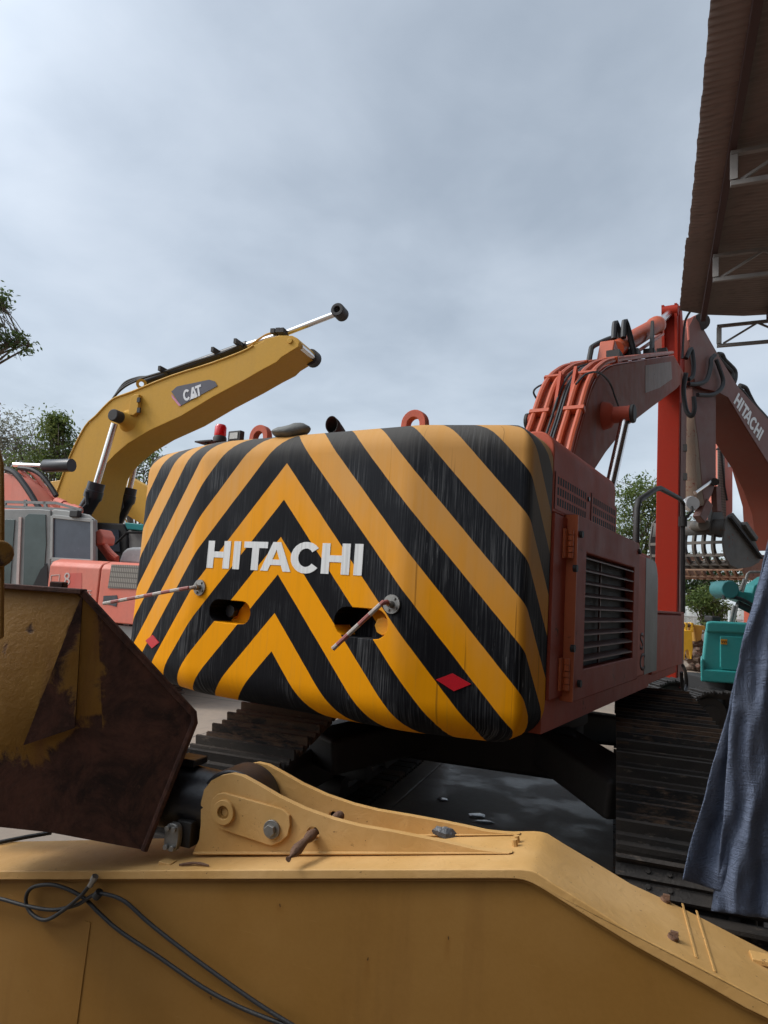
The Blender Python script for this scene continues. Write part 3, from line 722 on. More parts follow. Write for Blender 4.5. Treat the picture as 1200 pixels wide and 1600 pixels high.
# hydraulic lines up the boom's back
def line(x, lift, r, mat, name, i0=0, i1=None, seg=8):
    MB().tube(along(fine[i0:i1], x, lift), r, seg).build(name, mat, bo)
for x in (BR - .05, BR - .20, BL + .05, BL + .20): line(x, .075, .042, M['orange'], 'hydraulic_pipe', 3, 41)
for x, l in ((-2.60, .05), (-2.64, .045), (-2.70, .06)): line(x, l, .018, M['rubber'], 'hydraulic_hose', 3, 41, 6)
for xx in (BR - .125, BL + .125):
    for k in (11, 20, 31):
        p = along(fine, xx, .075)[k]; t = (fine[k + 1] - fine[k - 1]).normalized()
        MB().box(p, (.27, .07, .10), (Vector((1, 0, 0)), t, t.cross(Vector((1, 0, 0))))).build('pipe_clamp', M['orange'], bo, bevel=.01)
for xx, k in ((BR - .26, 15), (BL + .26, 14)):
    p = along(fine, xx, .0)[k]; t = (fine[k + 1] - fine[k - 1]).normalized(); nr = Vector((0, -t.z, t.y))
    MB().prism([p - t * .3, p + t * .35, p + t * .35 + nr * .2, p + t * .1 + nr * .12], (.04, 0, 0)).build('guide_horn', M['hood'], bo)
# loose wires bowing off the boom
w1 = [onX(x, y, BL - .1) for x, y in ((848, 632), (838, 622), (834, 611), (845, 602), (866, 597), (890, 603))]
MB().tube(spline(w1, 6), .014, 6).build('loose_wire', M['rubber'], bo)
w2 = [onX(x, y, BR + .05) for x, y in ((900, 600), (915, 585), (935, 582), (952, 597), (961, 620), (967, 637))]
MB().tube(spline(w2, 6), .014, 6).build('loose_wire', M['rubber'], bo)
# boom cylinder pins, caps and rods
for sgn, X in ((1, BR), (-1, BL)):
    c = onX(943, 650, BR); c = Vector((X, c.y, c.z))
    q = MB().tube([c, c + Vector((.10 * sgn, 0, 0)), c + Vector((.14 * sgn, 0, 0)), c + Vector((.36 * sgn, 0, 0))], [.20, .17, .115, .115], 20)
    q.build('cylinder_boss', M['door'], bo)
    MB().tube([c + Vector((.361 * sgn, 0, 0)), c + Vector((.42 * sgn, 0, 0))], .13, 14).build('pin_cap', M['grease'], bo, bevel=.02)
    a = c + Vector((.29 * sgn, 0, -.08)); g = onX(956, 748, BR + .29); dirv = (Vector((a.x, g.y, g.z)) - a).normalized()
    rd = MB().tube([a, a + dirv * 2.6], .068, 14).build('boom_cylinder_rod', M['chrome'], ex)
    MB().tube([a + dirv * 2.58, a + dirv * 3.3], .14, 16).build('boom_cylinder_barrel', M['orange'], ex)
# ---------------------------------------------------------------- arm (hangs straight down from the boom tip)
AY = 17.0
ax0, ax1 = onY(1025, 800, AY).x, onY(1060, 800, AY).x
zt = onY(1048, 479, AY).z
arm = MB()
arm.loft([[(ax0, AY, .1), (ax1, AY, .1), (ax1, AY + 1.0, .1), (ax0, AY + 1.0, .1)],
          [(ax0, AY, 6.9), (ax1, AY, 6.9), (ax1, AY + 1.0, 6.9), (ax0, AY + 1.0, 6.9)],
          [(ax0 + .05, AY, 8.2), (ax1, AY, 8.2), (ax1, AY + .7, 8.2), (ax0 + .05, AY + .7, 8.2)],
          [(ax0 + .16, AY, zt), (ax1 - .02, AY, zt), (ax1 - .02, AY + .35, zt), (ax0 + .16, AY + .35, zt)]])
ar = arm.build('arm', M['redarm'], ex, bevel=.02)
MB().box((ax1 + .012, AY + .55, 3.6), (.02, .88, 6.6)).build('side_plate', M['armside'], ar)
for x in (1036, 1056):
    q = onY(x, 520, AY); MB().prism([(q.x, AY - .003, 7.5), (q.x, AY - .003, zt - .03), (q.x, AY - .30, zt - .06), (q.x, AY - .26, zt - .4)], (.06, 0, 0)).build('clevis_plate', M['redarm'], ar)
q0, q1 = onY(1035, 488, AY - .18), onY(1060, 488, AY - .18); q1.z = q0.z
MB().cyl(q0, q1, .14, 18).build('pin', M['redarm'], ar)
pt = [onY(1067, y, AY - .12) for y in (500, 520, 545, 590)]
MB().tube(spline([onY(1066, 478, AY), onY(1080, 482, AY - .2), onY(1070, 505, AY), onY(1066, 560, AY)], 5), .03, 6).build('hydraulic_hose', M['rubber'], ar)
for y in (700, 745, 790, 850): 
    q = onY(1069, y, AY - .02); MB().box(q + Vector((.02, 0, 0)), (.08, .1, .16)).build('pipe_bracket', M['grease'], ar)
h_ = [onY(*q, AY - .45) for q in ((1072, 583), (1068, 610), (1072, 640), (1080, 650), (1085, 640), (1084, 620))]
MB().tube(spline(h_, 6), .055, 8).build('hydraulic_hose', M['rubber'], ar)
# foot block under the arm end
MB().box((( ax0 + ax1) / 2, AY + .4, .06), (ax1 - ax0 + .3, 1.5, .12)).build('arm_foot', M['grease'], ar)
# arm cylinder on top of the boom
XM = -2.65
a, b, c, d = [onX(x, y, XM) for x, y in ((948, 557), (962, 546), (1026, 508), (1047, 488))]
cyl_ = MB().tube([b, b + (c - b) * .02, b + (c - b) * .30, b + (c - b) * .31, c - (c - b) * .06, c - (c - b) * .05, c], [.14, .155, .155, .17, .17, .20, .20], 20)
ao = cyl_.build('arm_cylinder', M['orange'], ex)
MB().tube([c, d], .085, 14).build('cylinder_rod', M['chrome'], ao)
t = (c - b).normalized(); k = Vector((1, 0, 0))
MB().prism([a + Vector((-.12, -.25, -.25)), a + Vector((-.12, .3, -.15)), a + Vector((-.12, .28, .22)), a + Vector((-.12, .02, .28))], (.24, 0, 0)).build('cylinder_bracket', M['orange'], ao, bevel=.02)
s_ = t.cross(k).normalized()
if s_.z > 0: s_ = -s_
MB().tube([b + t * .1 + s_ * .2 + k * .14, c - t * .2 + s_ * .2 + k * .14, c - t * .05 + s_ * .12 + k * .1], .035, 8).build('cylinder_pipe', M['orange'], ao)
for sx_ in (-.06, .1):
    MB().tube(spline([b + k * sx_ + t * .2 - s_ * .16, b + k * sx_ + t * .45 - s_ * .42, b + k * (sx_ + .12) + t * .35 + s_ * .1, b + k * (sx_ + .16) + t * .2 + s_ * .45], 5), .05, 8).build('cylinder_hose', M['rubber'], ao)
g_ = [onX(*q, BL + .15) for q in ((920, 566), (923, 550), (927, 541), (950, 530), (962, 527), (968, 530), (968, 537))]
MB().tube(spline(g_, 5), .045, 8).build('cylinder_hose', M['grease'], ao)
for q in ((960, 566), (990, 562), (1015, 560), (1035, 558)):
    p = onX(*q, BR - .15); MB().box(p + UP * .10, (.2, .25, .12)).build('pipe_clamp', M['grease'], bo)
p = onX(1016, 560, BR - .12); MB().prism([p + Vector((0, -.15, 0)), p + Vector((0, .2, 0)), p + Vector((0, .06, .75)), p + Vector((0, -.02, .75))], (.05, 0, 0)).build('guide_horn', M['grease'], bo)

# ---------------------------------------------------------------- crawler tracks
TD = Vector((-.22, .975, 0)).normalized(); TN = Vector((TD.y, -TD.x, 0))
def crawler(root, start, width, length, height, pitch, mats, sprocket=True, rib=.036, near_k=1.0):
    """start = ground point under the near end of the loop, on its middle line"""
    r = height / 2; r1 = r * near_k; flat = length - r - r1
    D, Nn = crawler.d, crawler.n
    # side outline of the loop: bottom run, far wheel, level top run, slope down to the near idler
    path = [(r1 + flat * k / 40, 0.0) for k in range(40)]
    path += [(length - r + r * math.sin(math.pi * k / 30), r - r * math.cos(math.pi * k / 30)) for k in range(30)]
    ku = r1 + min(1.0, flat * .3) if near_k < .95 else r1
    path += [(length - r + (ku - length + r) * k / 30, height) for k in range(30)]
    a1 = math.pi + (math.atan2(height - 2 * r1, ku - r1) if near_k < .95 else 0)
    q1 = (r1 + r1 * math.sin(a1), r1 - r1 * math.cos(a1))
    path += [(ku + (q1[0] - ku) * k / 10, height + (q1[1] - height) * k / 10) for k in range(10)]
    path += [(r1 + r1 * math.sin(a1 + (2 * math.pi - a1) * k / 26), r1 - r1 * math.cos(a1 + (2 * math.pi - a1) * k / 26)) for k in range(26)]
    cum = [0.0]
    for k in range(len(path)):
        p, q = path[k], path[(k + 1) % len(path)]; cum.append(cum[-1] + math.hypot(q[0] - p[0], q[1] - p[1]))
    per = cum[-1]; cnt = int(per / pitch)
    def raw(s):
        s = s % per
        k = 0
        for k in range(len(path)):
            if cum[k + 1] >= s: break
        p, q = path[k], path[(k + 1) % len(path)]; t = (s - cum[k]) / max(1e-9, cum[k + 1] - cum[k])
        return p[0] + (q[0] - p[0]) * t, p[1] + (q[1] - p[1]) * t
    def at(s):
        u, z = raw(s); ua, za = raw(s - pitch * .3); ub, zb_ = raw(s + pitch * .3)
        return u, z, math.atan2(zb_ - za, ub - ua)
    sh = MB(); w2 = width
    sh.box((0, 0, .012), (pitch * .86, w2, .024))
    for k in (-.36, 0, .36): sh.prism([(k * pitch - .016, -w2 / 2, 0), (k * pitch + .016, -w2 / 2, 0), (k * pitch + .010, -w2 / 2, -rib * (1.7 if k < -.1 else .8)), (k * pitch - .010, -w2 / 2, -rib * (1.7 if k < -.1 else .8))], (0, w2, 0))
    for yy in (-.30, -.17, .17, .30):
        for xx in (-.18, .18): sh.tube([(xx * pitch, yy * w2, .001), (xx * pitch, yy * w2, -.012)], .013 * w2 / .76, 6)
    frame = MB()
    c0 = Vector(start)
    # side frame, idlers and rollers inside the loop
    frame.box(c0 + D * (length / 2 + .05) + UP * (height * .46), (length - 2 * r - .1, width * .45, height * .36), (D, Nn, UP))
    fo = frame.build('track_frame', mats[1], root, bevel=.03)
    for s, rw in ((r1, r1), (length - r, r)):
        MB().cyl(c0 + D * s + UP * rw - Nn * width * .34, c0 + D * s + UP * rw + Nn * width * .34, rw * .80, 26).build('idler_wheel', mats[1], fo, bevel=.02)
        MB().cyl(c0 + D * s + UP * rw - Nn * width * .40, c0 + D * s + UP * rw + Nn * width * .40, rw * .45, 20).build('hub', mats[1], fo, bevel=.01)
    for k in range(7):
        s = r1 + flat * (k + .5) / 7; MB().cyl(c0 + D * s + UP * .16 - Nn * width * .3, c0 + D * s + UP * .16 + Nn * width * .3, .10, 14).build('roller', mats[1], fo)
    lk = MB(); N_ = 140
    for off in (-.13, .13):
        lo = []; li = []
        for k in range(N_):
            u, z, a = at(per * k / N_); pass
            inx, inz = -math.sin(a) , math.cos(a)
            lo.append(c0 + D * u + UP * z + (D * inx + UP * inz) * .03 + Nn * off * width / .76); li.append(c0 + D * u + UP * z + (D * inx + UP * inz) * .10 + Nn * off * width / .76)
        b0 = len(lk.v)
        th = Nn * .05
        vs = lo + li + [p + th for p in lo] + [p + th for p in li]; fs = []
        for k in range(N_):
            q = (k + 1) % N_
            fs += [(k, q, N_ + q, N_ + k), (2 * N_ + k, 2 * N_ + q, 3 * N_ + q, 3 * N_ + k), (N_ + k, N_ + q, 3 * N_ + q, 3 * N_ + k), (k, q, 2 * N_ + q, 2 * N_ + k)]
        lk.add(vs, fs)
    tr = lk.build('track_chain', mats[1], root)
    first = None
    for k in range(cnt):
        u, z, a = at(per * (k + .5) / cnt)
        tx = D * math.cos(a) + UP * math.sin(a); tz = -D * math.sin(a) + UP * math.cos(a)     # tz points inwards
        if first is None:
            o = sh.build('track_shoe', mats[0]); first = o
            o.location = (0, 0, 0)
            c = sum(sh.v, Vector((0, 0, 0))) / len(sh.v); zmin = min(p.z for p in sh.v)
            o.data.transform(Matrix.Translation((c.x, c.y, zmin)))
        else: o = first.copy(); COL.objects.link(o)
        o.parent = tr
        jz = random.uniform(-.004, .004)
        mtx = Matrix((tx, -Nn, tz)).transposed().to_4x4(); mtx.translation = c0 + D * u + UP * (z) + tz * jz - worldloc(root)
        o.matrix_local = mtx
crawler.d, crawler.n = TD, TN
TW, TL, TH = .78, 5.10, .93
inner_r = Vector((-1.03, 4.75, 0)); inner_l = Vector((-3.3, 5.45, 0))
def near_start(inner, side, ynear):
    c = inner + TN * side * TW / 2; return c + TD * ((ynear - c.y) / TD.y)
sl = near_start(inner_l, -1, 3.22); sr = near_start(inner_r, 1, 3.82)
sl.z = sr.z = .03
crawler(ex, sl, TW, TL, TH, .205, (M['track'], M['grease']), near_k=.72)
crawler(ex, sr, TW, TL, TH, .205, (M['track'], M['grease']), near_k=.72)
mid = (sl + sr) / 2 + TD * (TL / 2)
uc = MB(); uc.box(mid + UP * .68, (1.5, 1.5, .36), (TN, TD, UP))
uc.build('undercarriage_frame', M['dark'], ex, bevel=.05)
for sa in (-1, 1):
    for sb in (-1, 1):
        a = mid + UP * .74 + TN * .5 * sa + TD * .5 * sb; b = mid + UP * .60 + TN * 1.15 * sa + TD * 1.35 * sb
        MB().bar(a, b, .42, .28).build('frame_leg', M['grease'], ex, bevel=.04)
MB().cyl(mid + UP * .86, mid + UP * 1.0, .80, 40).build('slew_ring', M['grease'], ex)

# grey flap of rubber left on top of the counterweight
rg = MB(); c = onY(453, 685, 3.32); c.z = ZT - .012
rings = []
for k, (sc_, z) in enumerate(((.55, -.005), (1.0, .02), (1.06, .04), (.98, .06), (.72, .085), (.35, .095), (.05, .098))):
    rings.append([c + Vector((math.cos(t) * .130 * sc_ * (1 + .08 * math.sin(3 * t + 1)), math.sin(t) * .10 * sc_, z * .8 + .012 * math.cos(t) * sc_ + .012 * math.sin(2 * t + k * .4))) for t in [2 * math.pi * i / 22 for i in range(22)]])
rg.loft(rings); rgo = rg.build('rubber_flap', M['rag'], None, smooth=60)
tag(rgo, 'grey rounded rubber flap lying on top edge of the striped counterweight', 'rubber flap')
# ================================================================== FOREGROUND: the detached tan boom
YU = TN.copy()                                  # across the yard, to the right
SCL = .85
kn = onZ(820, 1357, 1.9 - .98 * SCL)
FB = Frame(kn, YU)
WID = .46 * SCL
bt = thing('excavator_boom', (kn.x - .6, kn.y, 0), 'tan yellow detached excavator boom lying along the bottom of the photo', 'machine boom')
def fgside():  # boom paint darkened for the shade on its side; streaks and chips are wear
    t = NT('shaded_side_plate_paint'); v = t.vec()
    col = t.mix(t.ramp(t.noise(v, 1.4, 4, .6), .3, .75), (.235, .112, .020), (.285, .148, .038))
    st = t.ramp(t.noise(t.vec(scale=(7, 7, .5)), 1.0, 4, .6), .5, .8)
    col = t.mix(t.math('MULTIPLY', st, .45), col, (.17, .075, .016))
    sp = t.ramp(t.noise(v, 26, 3, .6), .74, .78)
    col = t.mix(t.math('MULTIPLY', sp, .6), col, (.10, .05, .02))
    gs = t.n('ShaderNodeSeparateXYZ'); t.l(t.tc.outputs['Object'], gs.inputs[0])
    for (mx_, my_, ln) in ((575, 1499, .12), (700, 1466, .10), (437, 1415, .03), (330, 1560, .02)):
        c = FB.px(mx_, my_, -.02) - bt.location
        du = t.math('ADD', t.math('MULTIPLY', t.math('SUBTRACT', gs.outputs[0], c.x), FB.u.x), t.math('MULTIPLY', t.math('SUBTRACT', gs.outputs[1], c.y), FB.u.y))
        du = t.math('ADD', du, t.math('MULTIPLY', t.math('SUBTRACT', t.noise(v, 30, 3), .5), .03))
        dz_ = t.math('SUBTRACT', c.z, gs.outputs[2])
        m1 = t.math('SUBTRACT', 1.0, t.ramp(t.math('ABSOLUTE', du), .002, .018)); m2 = t.math('MULTIPLY', t.ramp(dz_, -.012, .002), t.math('SUBTRACT', 1.0, t.ramp(dz_, .01, ln)))
        col = t.mix(t.math('MULTIPLY', t.math('MULTIPLY', m1, m2), .55), col, (.20, .085, .012))
        q = t.math('ADD', t.math('MULTIPLY', du, du), t.math('MULTIPLY', t.math('MULTIPLY', dz_, dz_), .35))
        col = t.mix(t.math('SUBTRACT', 1.0, t.ramp(q, .000004, .00002)), col, (.03, .015, .008))
    ch = t.ramp(t.noise(v, 55, 5, .75, .5), .70, .73); col = t.mix(t.math('MULTIPLY', ch, t.ramp(t.noise(v, 2.5, 3), .5, .65)), col, (.11, .055, .02))
    sc_ = t.ramp(t.noise(t.vec(scale=(3, 3, 60)), 1.0, 5, .7, 1.0), .66, .72); col = t.mix(t.math('MULTIPLY', sc_, .4), col, (.42, .27, .12))
    mm = t.noise(v, 60, 4, .7); col = t.mix(.18, col, t.mix(mm, (.16, .08, .02), (.38, .21, .07)))
    return t.out(col, t.math('ADD', .46, t.math('MULTIPLY', mm, .2)), 0, .2, t.math('ADD', t.noise(v, 3, 3), t.math('MULTIPLY', mm, .15)), .15, .02)
M['fgside'] = fgside()
tp = [(0, 1361), (400, 1359), (780, 1358), (812, 1358), (826, 1359.5), (838, 1363), (867, 1382), (927, 1419), (990, 1459), (1046, 1486), (1095, 1511), (1200, 1568)]
bp_ = [(1200, 1593), (1165, 1576), (1095, 1536), (990, 1478), (920, 1435), (850, 1391), (832, 1381), (818, 1376), (805, 1374), (780, 1373.5), (400, 1374.5), (0, 1375)]
T_ = FB.pts(tp); B_ = FB.pts(bp_)
T_ = [T_[0] + (T_[0] - T_[1]).normalized() * 1.6] + T_ + [T_[-1] + (T_[-1] - T_[-2]).normalized() * .9]
B_ = [B_[0] + (B_[0] - B_[1]).normalized() * .9] + B_ + [B_[-1] + (B_[-1] - B_[-2]).normalized() * 1.6]
back = -FB.n * WID
MB().prism(T_ + B_, back).build('top_plate', M['fgboom'], bt, bevel=.005)
low = [Vector((B_[-1].x, B_[-1].y, .03)), Vector((B_[0].x, B_[0].y, .03))]
for w0 in (-.022, -(WID - .05)):
    MB().prism([p + FB.n * w0 - UP * .002 for p in B_] + [p + FB.n * w0 for p in low], -FB.n * .028).build('side_plate', M['fgside'], bt)
# weld bead under the flange and a raised seam
wb = MB().tube([p + FB.n * -.018 - UP * .006 for p in B_], .0065, 6); wb.build('weld_bead', M['fgside'], bt)
MB().bar(FB.px(137, 1440, -.021), FB.px(110, 1640, -.021), .03, .004, FB.n).build('weld_bead', M['fgside'], bt)
# lug plates of the arm-cylinder bracket
wl1 = (onZ(500, 1333, FB.px(500, 1359).z) - kn).dot(FB.n)
near = [(301, 1333), (311, 1312), (313.5, 1288), (314, 1254), (319, 1234), (330, 1220), (345, 1212), (362, 1209), (379, 1213), (401, 1225), (435, 1245), (475, 1264), (520, 1280), (560, 1290.5), (619, 1301), (675, 1312), (712, 1320), (744, 1327.5), (775, 1331), (800, 1332.2), (800, 1333)]
LP = FB.pts(near, wl1); zl = lambda p: p
bt_base = FB.px(500, 1358).z
hole_c = FB.px(489, 1303, wl1); th_l = .032 * SCL
def disc_loop(c, r, n=22): return [c + (FB.u * math.cos(2 * math.pi * k / n) + UP * math.sin(2 * math.pi * k / n)) * r for k in range(n)]
def cut(o, loops, parent):
    for lp in loops:
        c = MB().prism([p + FB.n * .3 for p in lp], -FB.n * .4 + Vector((0, 0, 0))).build('cutter', o.data.materials[0], parent)
        md = o.modifiers.new('b', 'BOOLEAN'); md.operation = 'DIFFERENCE'; md.solver = 'EXACT'; md.object = c
        bpy.context.view_layer.update()
        me2 = bpy.data.meshes.new_from_object(o.evaluated_get(bpy.context.evaluated_depsgraph_get()))
        o.modifiers.clear(); o.data = me2; bpy.data.objects.remove(c, do_unlink=True)
    o.data.set_sharp_from_angle(angle=R_(35))
SP = .235 * SCL
for w in (0.0, -SP):
    lg = MB().prism([p + FB.n * w for p in LP], -FB.n * th_l).build('lug_plate', M['fgboom'], bt)
    cut(lg, [disc_loop(hole_c + FB.n * w, .030 * SCL)], bt)
    md = lg.modifiers.new('bevel', 'BEVEL'); md.width = .003; md.segments = 2; md.limit_method = 'ANGLE'; md.angle_limit = R_(40)
for w in (0.0, -SP):
    MB().tube([FB.px(303, 1333, wl1) + FB.n * (w + .002), FB.px(560, 1333, wl1) + FB.n * (w + .002), FB.px(796, 1333, wl1) + FB.n * (w + .002)], [.006, .006, .002], 8).build('weld_bead', M['fgboom'], bt)
# keeper plate, pin and bolt
w2 = wl1 + .012
kp = [(329, 1258), (332, 1248), (339, 1241), (349, 1239), (441, 1265), (452, 1275), (453, 1290), (449, 1306), (438, 1316), (423, 1322), (345, 1296), (334, 1284), (329, 1270)]
ko = MB().prism(FB.pts(kp, w2 + .003), -FB.n * .016).build('keeper_plate', M['fgboom'], bt, bevel=.003)
pc = FB.px(352, 1268, w2)
MB().ring(pc, pc + FB.n * .018, .054 * SCL, .0285 * SCL, 28).build('pin_collar', M['fgboom'], ko, bevel=.003)
MB().cyl(pc - FB.n * .05, pc + FB.n * .002, .0285 * SCL, 24).build('pin', M['grease'], ko)
MB().ring(pc + FB.n * .002, pc + FB.n * .010, .028 * SCL, .018 * SCL, 24).build('pin_bore', M['fgside'], ko)
bc_ = FB.px(426, 1295, w2)
MB().tube([bc_, bc_ + FB.n * .012], .040 * SCL, 24).build('washer', M['steel'], ko, bevel=.002)
MB().tube([bc_ + FB.n * .012, bc_ + FB.n * .032], .027 * SCL, 6).build('bolt', M['steel'], ko, bevel=.003)
# black cylinder end between the lugs, running back to the left
cc = FB.px(352, 1268, wl1) - FB.n * (SP / 2 + th_l / 2)
cd = -FB.u
tilt = (cd * 1.0 + UP * -.03).normalized()
R1 = .172 * SCL
bar_ = MB().tube([cc + tilt * .02, cc + tilt * .24, cc + tilt * .27, cc + tilt * .30, cc + tilt * 1.5], [R1 * .74, R1 * .84, R1 * .95, R1 * .90, R1 * .88], 32)
ac = bar_.build('hydraulic_cylinder', M['black'], bt, smooth=60)
MB().cyl(cc - FB.n * (SP / 2 - th_l / 2 - .006), cc + FB.n * (SP / 2 - th_l / 2 - .006), R1, 34).build('cylinder_eye', M['black'], ac, bevel=.01)
MB().box(cc + tilt * .25 + UP * R1 * .98, (.10, .10, .03), (FB.u, FB.n, UP)).build('port_pad', M['black'], ac, bevel=.006)
# flanged hose block in front of the lugs
fc = FB.px(267, 1309, wl1 + .055)
blk = MB(); oct_ = []
for k in range(20):
    t = 2 * math.pi * k / 20; oct_.append(fc + FB.u * (.038 * SCL * math.copysign(abs(math.cos(t)) ** .7, math.cos(t))) + UP * (.062 * SCL * math.copysign(abs(math.sin(t)) ** .75, math.sin(t))))
fb_ = MB().prism(oct_, -FB.n * .030).build('flange_block', M['steel'], bt, bevel=.004)
MB().box(fc - FB.n * .075 + FB.u * .028 + UP * .006, (.07, .075, .098), (FB.u, FB.n, UP)).build('port_body', M['grease'], fb_, bevel=.006)
for a in (-1, 1):
    for b in (-1, 1):
        q = fc + FB.u * .0145 * a + UP * .035 * b; MB().tube([q, q + FB.n * .014], .0105, 12).build('bolt', M['steel'], fb_, bevel=.002)
MB().box(FB.px(262, 1351, wl1 + .06) + UP * .004, (.055, .045, .022), (FB.u, FB.n, UP)).build('weld_pad', M['fgboom'], bt, bevel=.003)
# threaded bosses and studs on the top
def ontop(x, y):
    """point of the top plate under a photo pixel (knee-aware: planes between the traced edge points)"""
    best = None; d = ray(x, y)
    for a, b in zip(T_[:-1], T_[1:]):
        n_ = (b - a).cross(FB.n).normalized(); den = d.dot(n_)
        if abs(den) < 1e-6: continue
        t = (a - EYE).dot(n_) / den; p = EYE + d * t; s = (p - a).dot((b - a).normalized())
        if t > 0 and -1e-3 <= s <= (b - a).length + 1e-3: 
            nn = n_ if n_.z > 0 else -n_
            if best is None or (p - EYE).length < (best[0] - EYE).length: best = (p, nn)
    return best
for x, y in ((805, 1322), (808, 1316)):
    p, nn = ontop(x, y); MB().tube([p, p + nn * .022], [.011, .011], 8).build('threaded_boss', M['fgboom'], bt)
for x, y in ((1039, 1408), (1051, 1467)):
    p, nn = ontop(x, y); q = MB().tube([p, p + nn * .010], .016, 10); q.box(p + nn * .016, (.022, .012, .014)); q.build('threaded_boss', M['wood'], bt)
for xa, ya, xb, yb in ((1066, 1413, 1088, 1497), (1088, 1424, 1117, 1519)):
    r0 = ontop(xa, ya); r1 = ontop(xb, yb)
    if r0 and r1: MB().bar(r0[0] + r0[1] * .002, r1[0] + r1[1] * .001, .006, .004, r0[1]).build('weld_bead', M['fgboom'], bt)
r0 = ontop(1188, 1502)
if r0: MB().box(r0[0] + r0[1] * .008, (.06, .06, .016), (FB.u, FB.n, UP)).build('weld_pad', M['fgboom'], bt, bevel=.003)
r0 = ontop(250, 1346)
# rain-worn stick through the lug hole
sk = [hole_c - FB.n * .16 + FB.u * .045 + UP * .03, hole_c - FB.n * .04 + FB.u * .012 + UP * .012, FB.px(478, 1313, wl1 + .05), FB.px(450, 1343, wl1 + .16)]
so_ = MB().tube(spline(sk, 5), [.017 + .004 * math.sin(k * 1.7) - (.008 if k > 13 else 0) for k in range(16)], 9).build('wooden_stick', M['wood'], None, smooth=70)
tag(so_, 'short weathered brown stick poking out of the round hole in the tan lug', 'stick')
# crumpled black plastic on the top plate
bgp = ontop(697, 1306)[0]
pb = MB(); random.seed(3); rings = []
for k, (s, z) in enumerate(((1, 0), (.95, .014), (.7, .03), (.35, .042), (.04, .046))):
    rings.append([bgp + FB.u * math.cos(t) * .058 * s * random.uniform(.75, 1.2) + FB.n * math.sin(t) * .03 * s * random.uniform(.8, 1.2) + UP * (z + random.uniform(-.005, .007) * s) for t in [2 * math.pi * i / 13 for i in range(13)]])
tag(pb.loft(rings).build('plastic_scrap', M['bag'], None, smooth=15), 'crumpled dark plastic scrap lying between the two tan lug plates', 'scrap')
# twig near the block
p0, p1 = ontop(280, 1354)[0] + UP * .006, ontop(326, 1355)[0] + UP * .006
tag(MB().tube(spline([p0, (p0 + p1) / 2 + UP * .004 - FB.n * .01, p1], 4), [.004, .005, .006, .006, .005, .006, .005, .004, .003], 6).build('twig', M['wood'], None), 'thin dry twig lying on the tan boom beside the bolted steel block', 'twig')
# black hose hung over the side plate
def hose_px(L): return [FB.px(x, 1280 + 0 + y / 2.4, w_) for x, y, w_ in L]
h1 = [(-90, 285, .012), (0, 298, .012), (100, 325, .012), (200, 340, .012), (290, 320, .016), (350, 285, .02), (400, 282, .016), (470, 310, .012), (560, 390, .008), (700, 500, .006), (850, 610, .006), (980, 700, .006), (1090, 768, .008), (1200, 830, .008), (1300, 865, .008), (1420, 860, .008)]
h2 = [(345, 235, .03), (325, 262, .03), (300, 290, .03), (240, 340, .03), (170, 378, .022), (115, 350, .014), (97, 300, .008), (120, 257, .006), (190, 245, .006), (260, 265, .006), (320, 300, .004), (370, 350, .004), (450, 420, .004), (600, 520, .004), (760, 630, .004), (900, 705, .004), (1050, 765, .006), (1180, 815, .006)]
hs = thing('hydraulic_hose', FB.px(150, 1420, .01), 'black rubber hose looped and hanging against the tan boom side plate', 'hose')
for L in (h1, h2): MB().tube(spline([FB.px(x / 2.4, 1280 + y / 2.4, w_ - .006) for x, y, w_ in L], 6), .0074, 10).build('hose_run', M['rubber'], hs)
ea, eb = FB.px(345 / 2.4, 1280 + 237 / 2.4, .024), FB.px(358 / 2.4, 1280 + 213 / 2.4, .024)
MB().tube([ea - (eb - ea) * .6, ea, ea + (eb - ea) * .3, ea + (eb - ea) * .31, eb], [.010, .010, .010, .013, .013], 10).build('hose_fitting', M['steel'], hs)
tk = FB.px(370 / 2.4, 1280 + 285 / 2.4, .014)
MB().cyl(tk - UP * .008 - FB.u * .012, tk + UP * .012 + FB.u * .004, .017, 10).build('tie', M['rubber'], hs)

# ================================================================== RUSTED BUCKET, far left
tipb = ontop(225, 1329); tipb = (EYE + (tipb[0] - EYE) * .925, tipb[1]); d0 = (tipb[0] - EYE).dot(CF)
bk_ = thing('digger_bucket', tipb[0], 'rusty dark steel bucket with worn yellow paint in front of the tan boom at left', 'bucket')
def bp3(x, y, k): return atD(x, y, d0 + k)
Bq, C_, D_ = bp3(130, 926, .03), bp3(303, 1115, .10), tipb[0] + UP * .002
cn = (C_ - Bq).cross(D_ - Bq).normalized()
if cn.dot(EYE - Bq) < 0: cn = -cn
def chk(x, y, o=0.0):
    d = ray(x, y); t = (Bq + cn * o - EYE).dot(cn) / d.dot(cn); return EYE + d * t
D2, C2, E_, F_ = chk(210, 1333), chk(304, 1128), chk(80, 1301), chk(-160, 1275)
G_, G2, H_ = chk(38, 1163), chk(118, 1136), chk(-160, 1168)
A_ = bp3(-160, 905, .10)
wear_l = []
def poly_fan(mb, P, wear, n=26):
    """flat polygon in the cheek plane filled with a fine grid clipped to it, so the wear can vary over it"""
    pass
def grid_quad(mb, a, b, c, d, nx, ny, wear):
    vs, fs = [], []
    for j in range(ny + 1):
        for i in range(nx + 1):
            u, v = i / nx, j / ny; vs.append(a.lerp(b, u).lerp(d.lerp(c, u), v)); wear_l.append(wear(u, v))
    for j in range(ny):
        for i in range(nx): k = j * (nx + 1) + i; fs.append((k, k + 1, k + nx + 2, k + nx + 1))
    mb.add(vs, fs)
bm_ = MB()
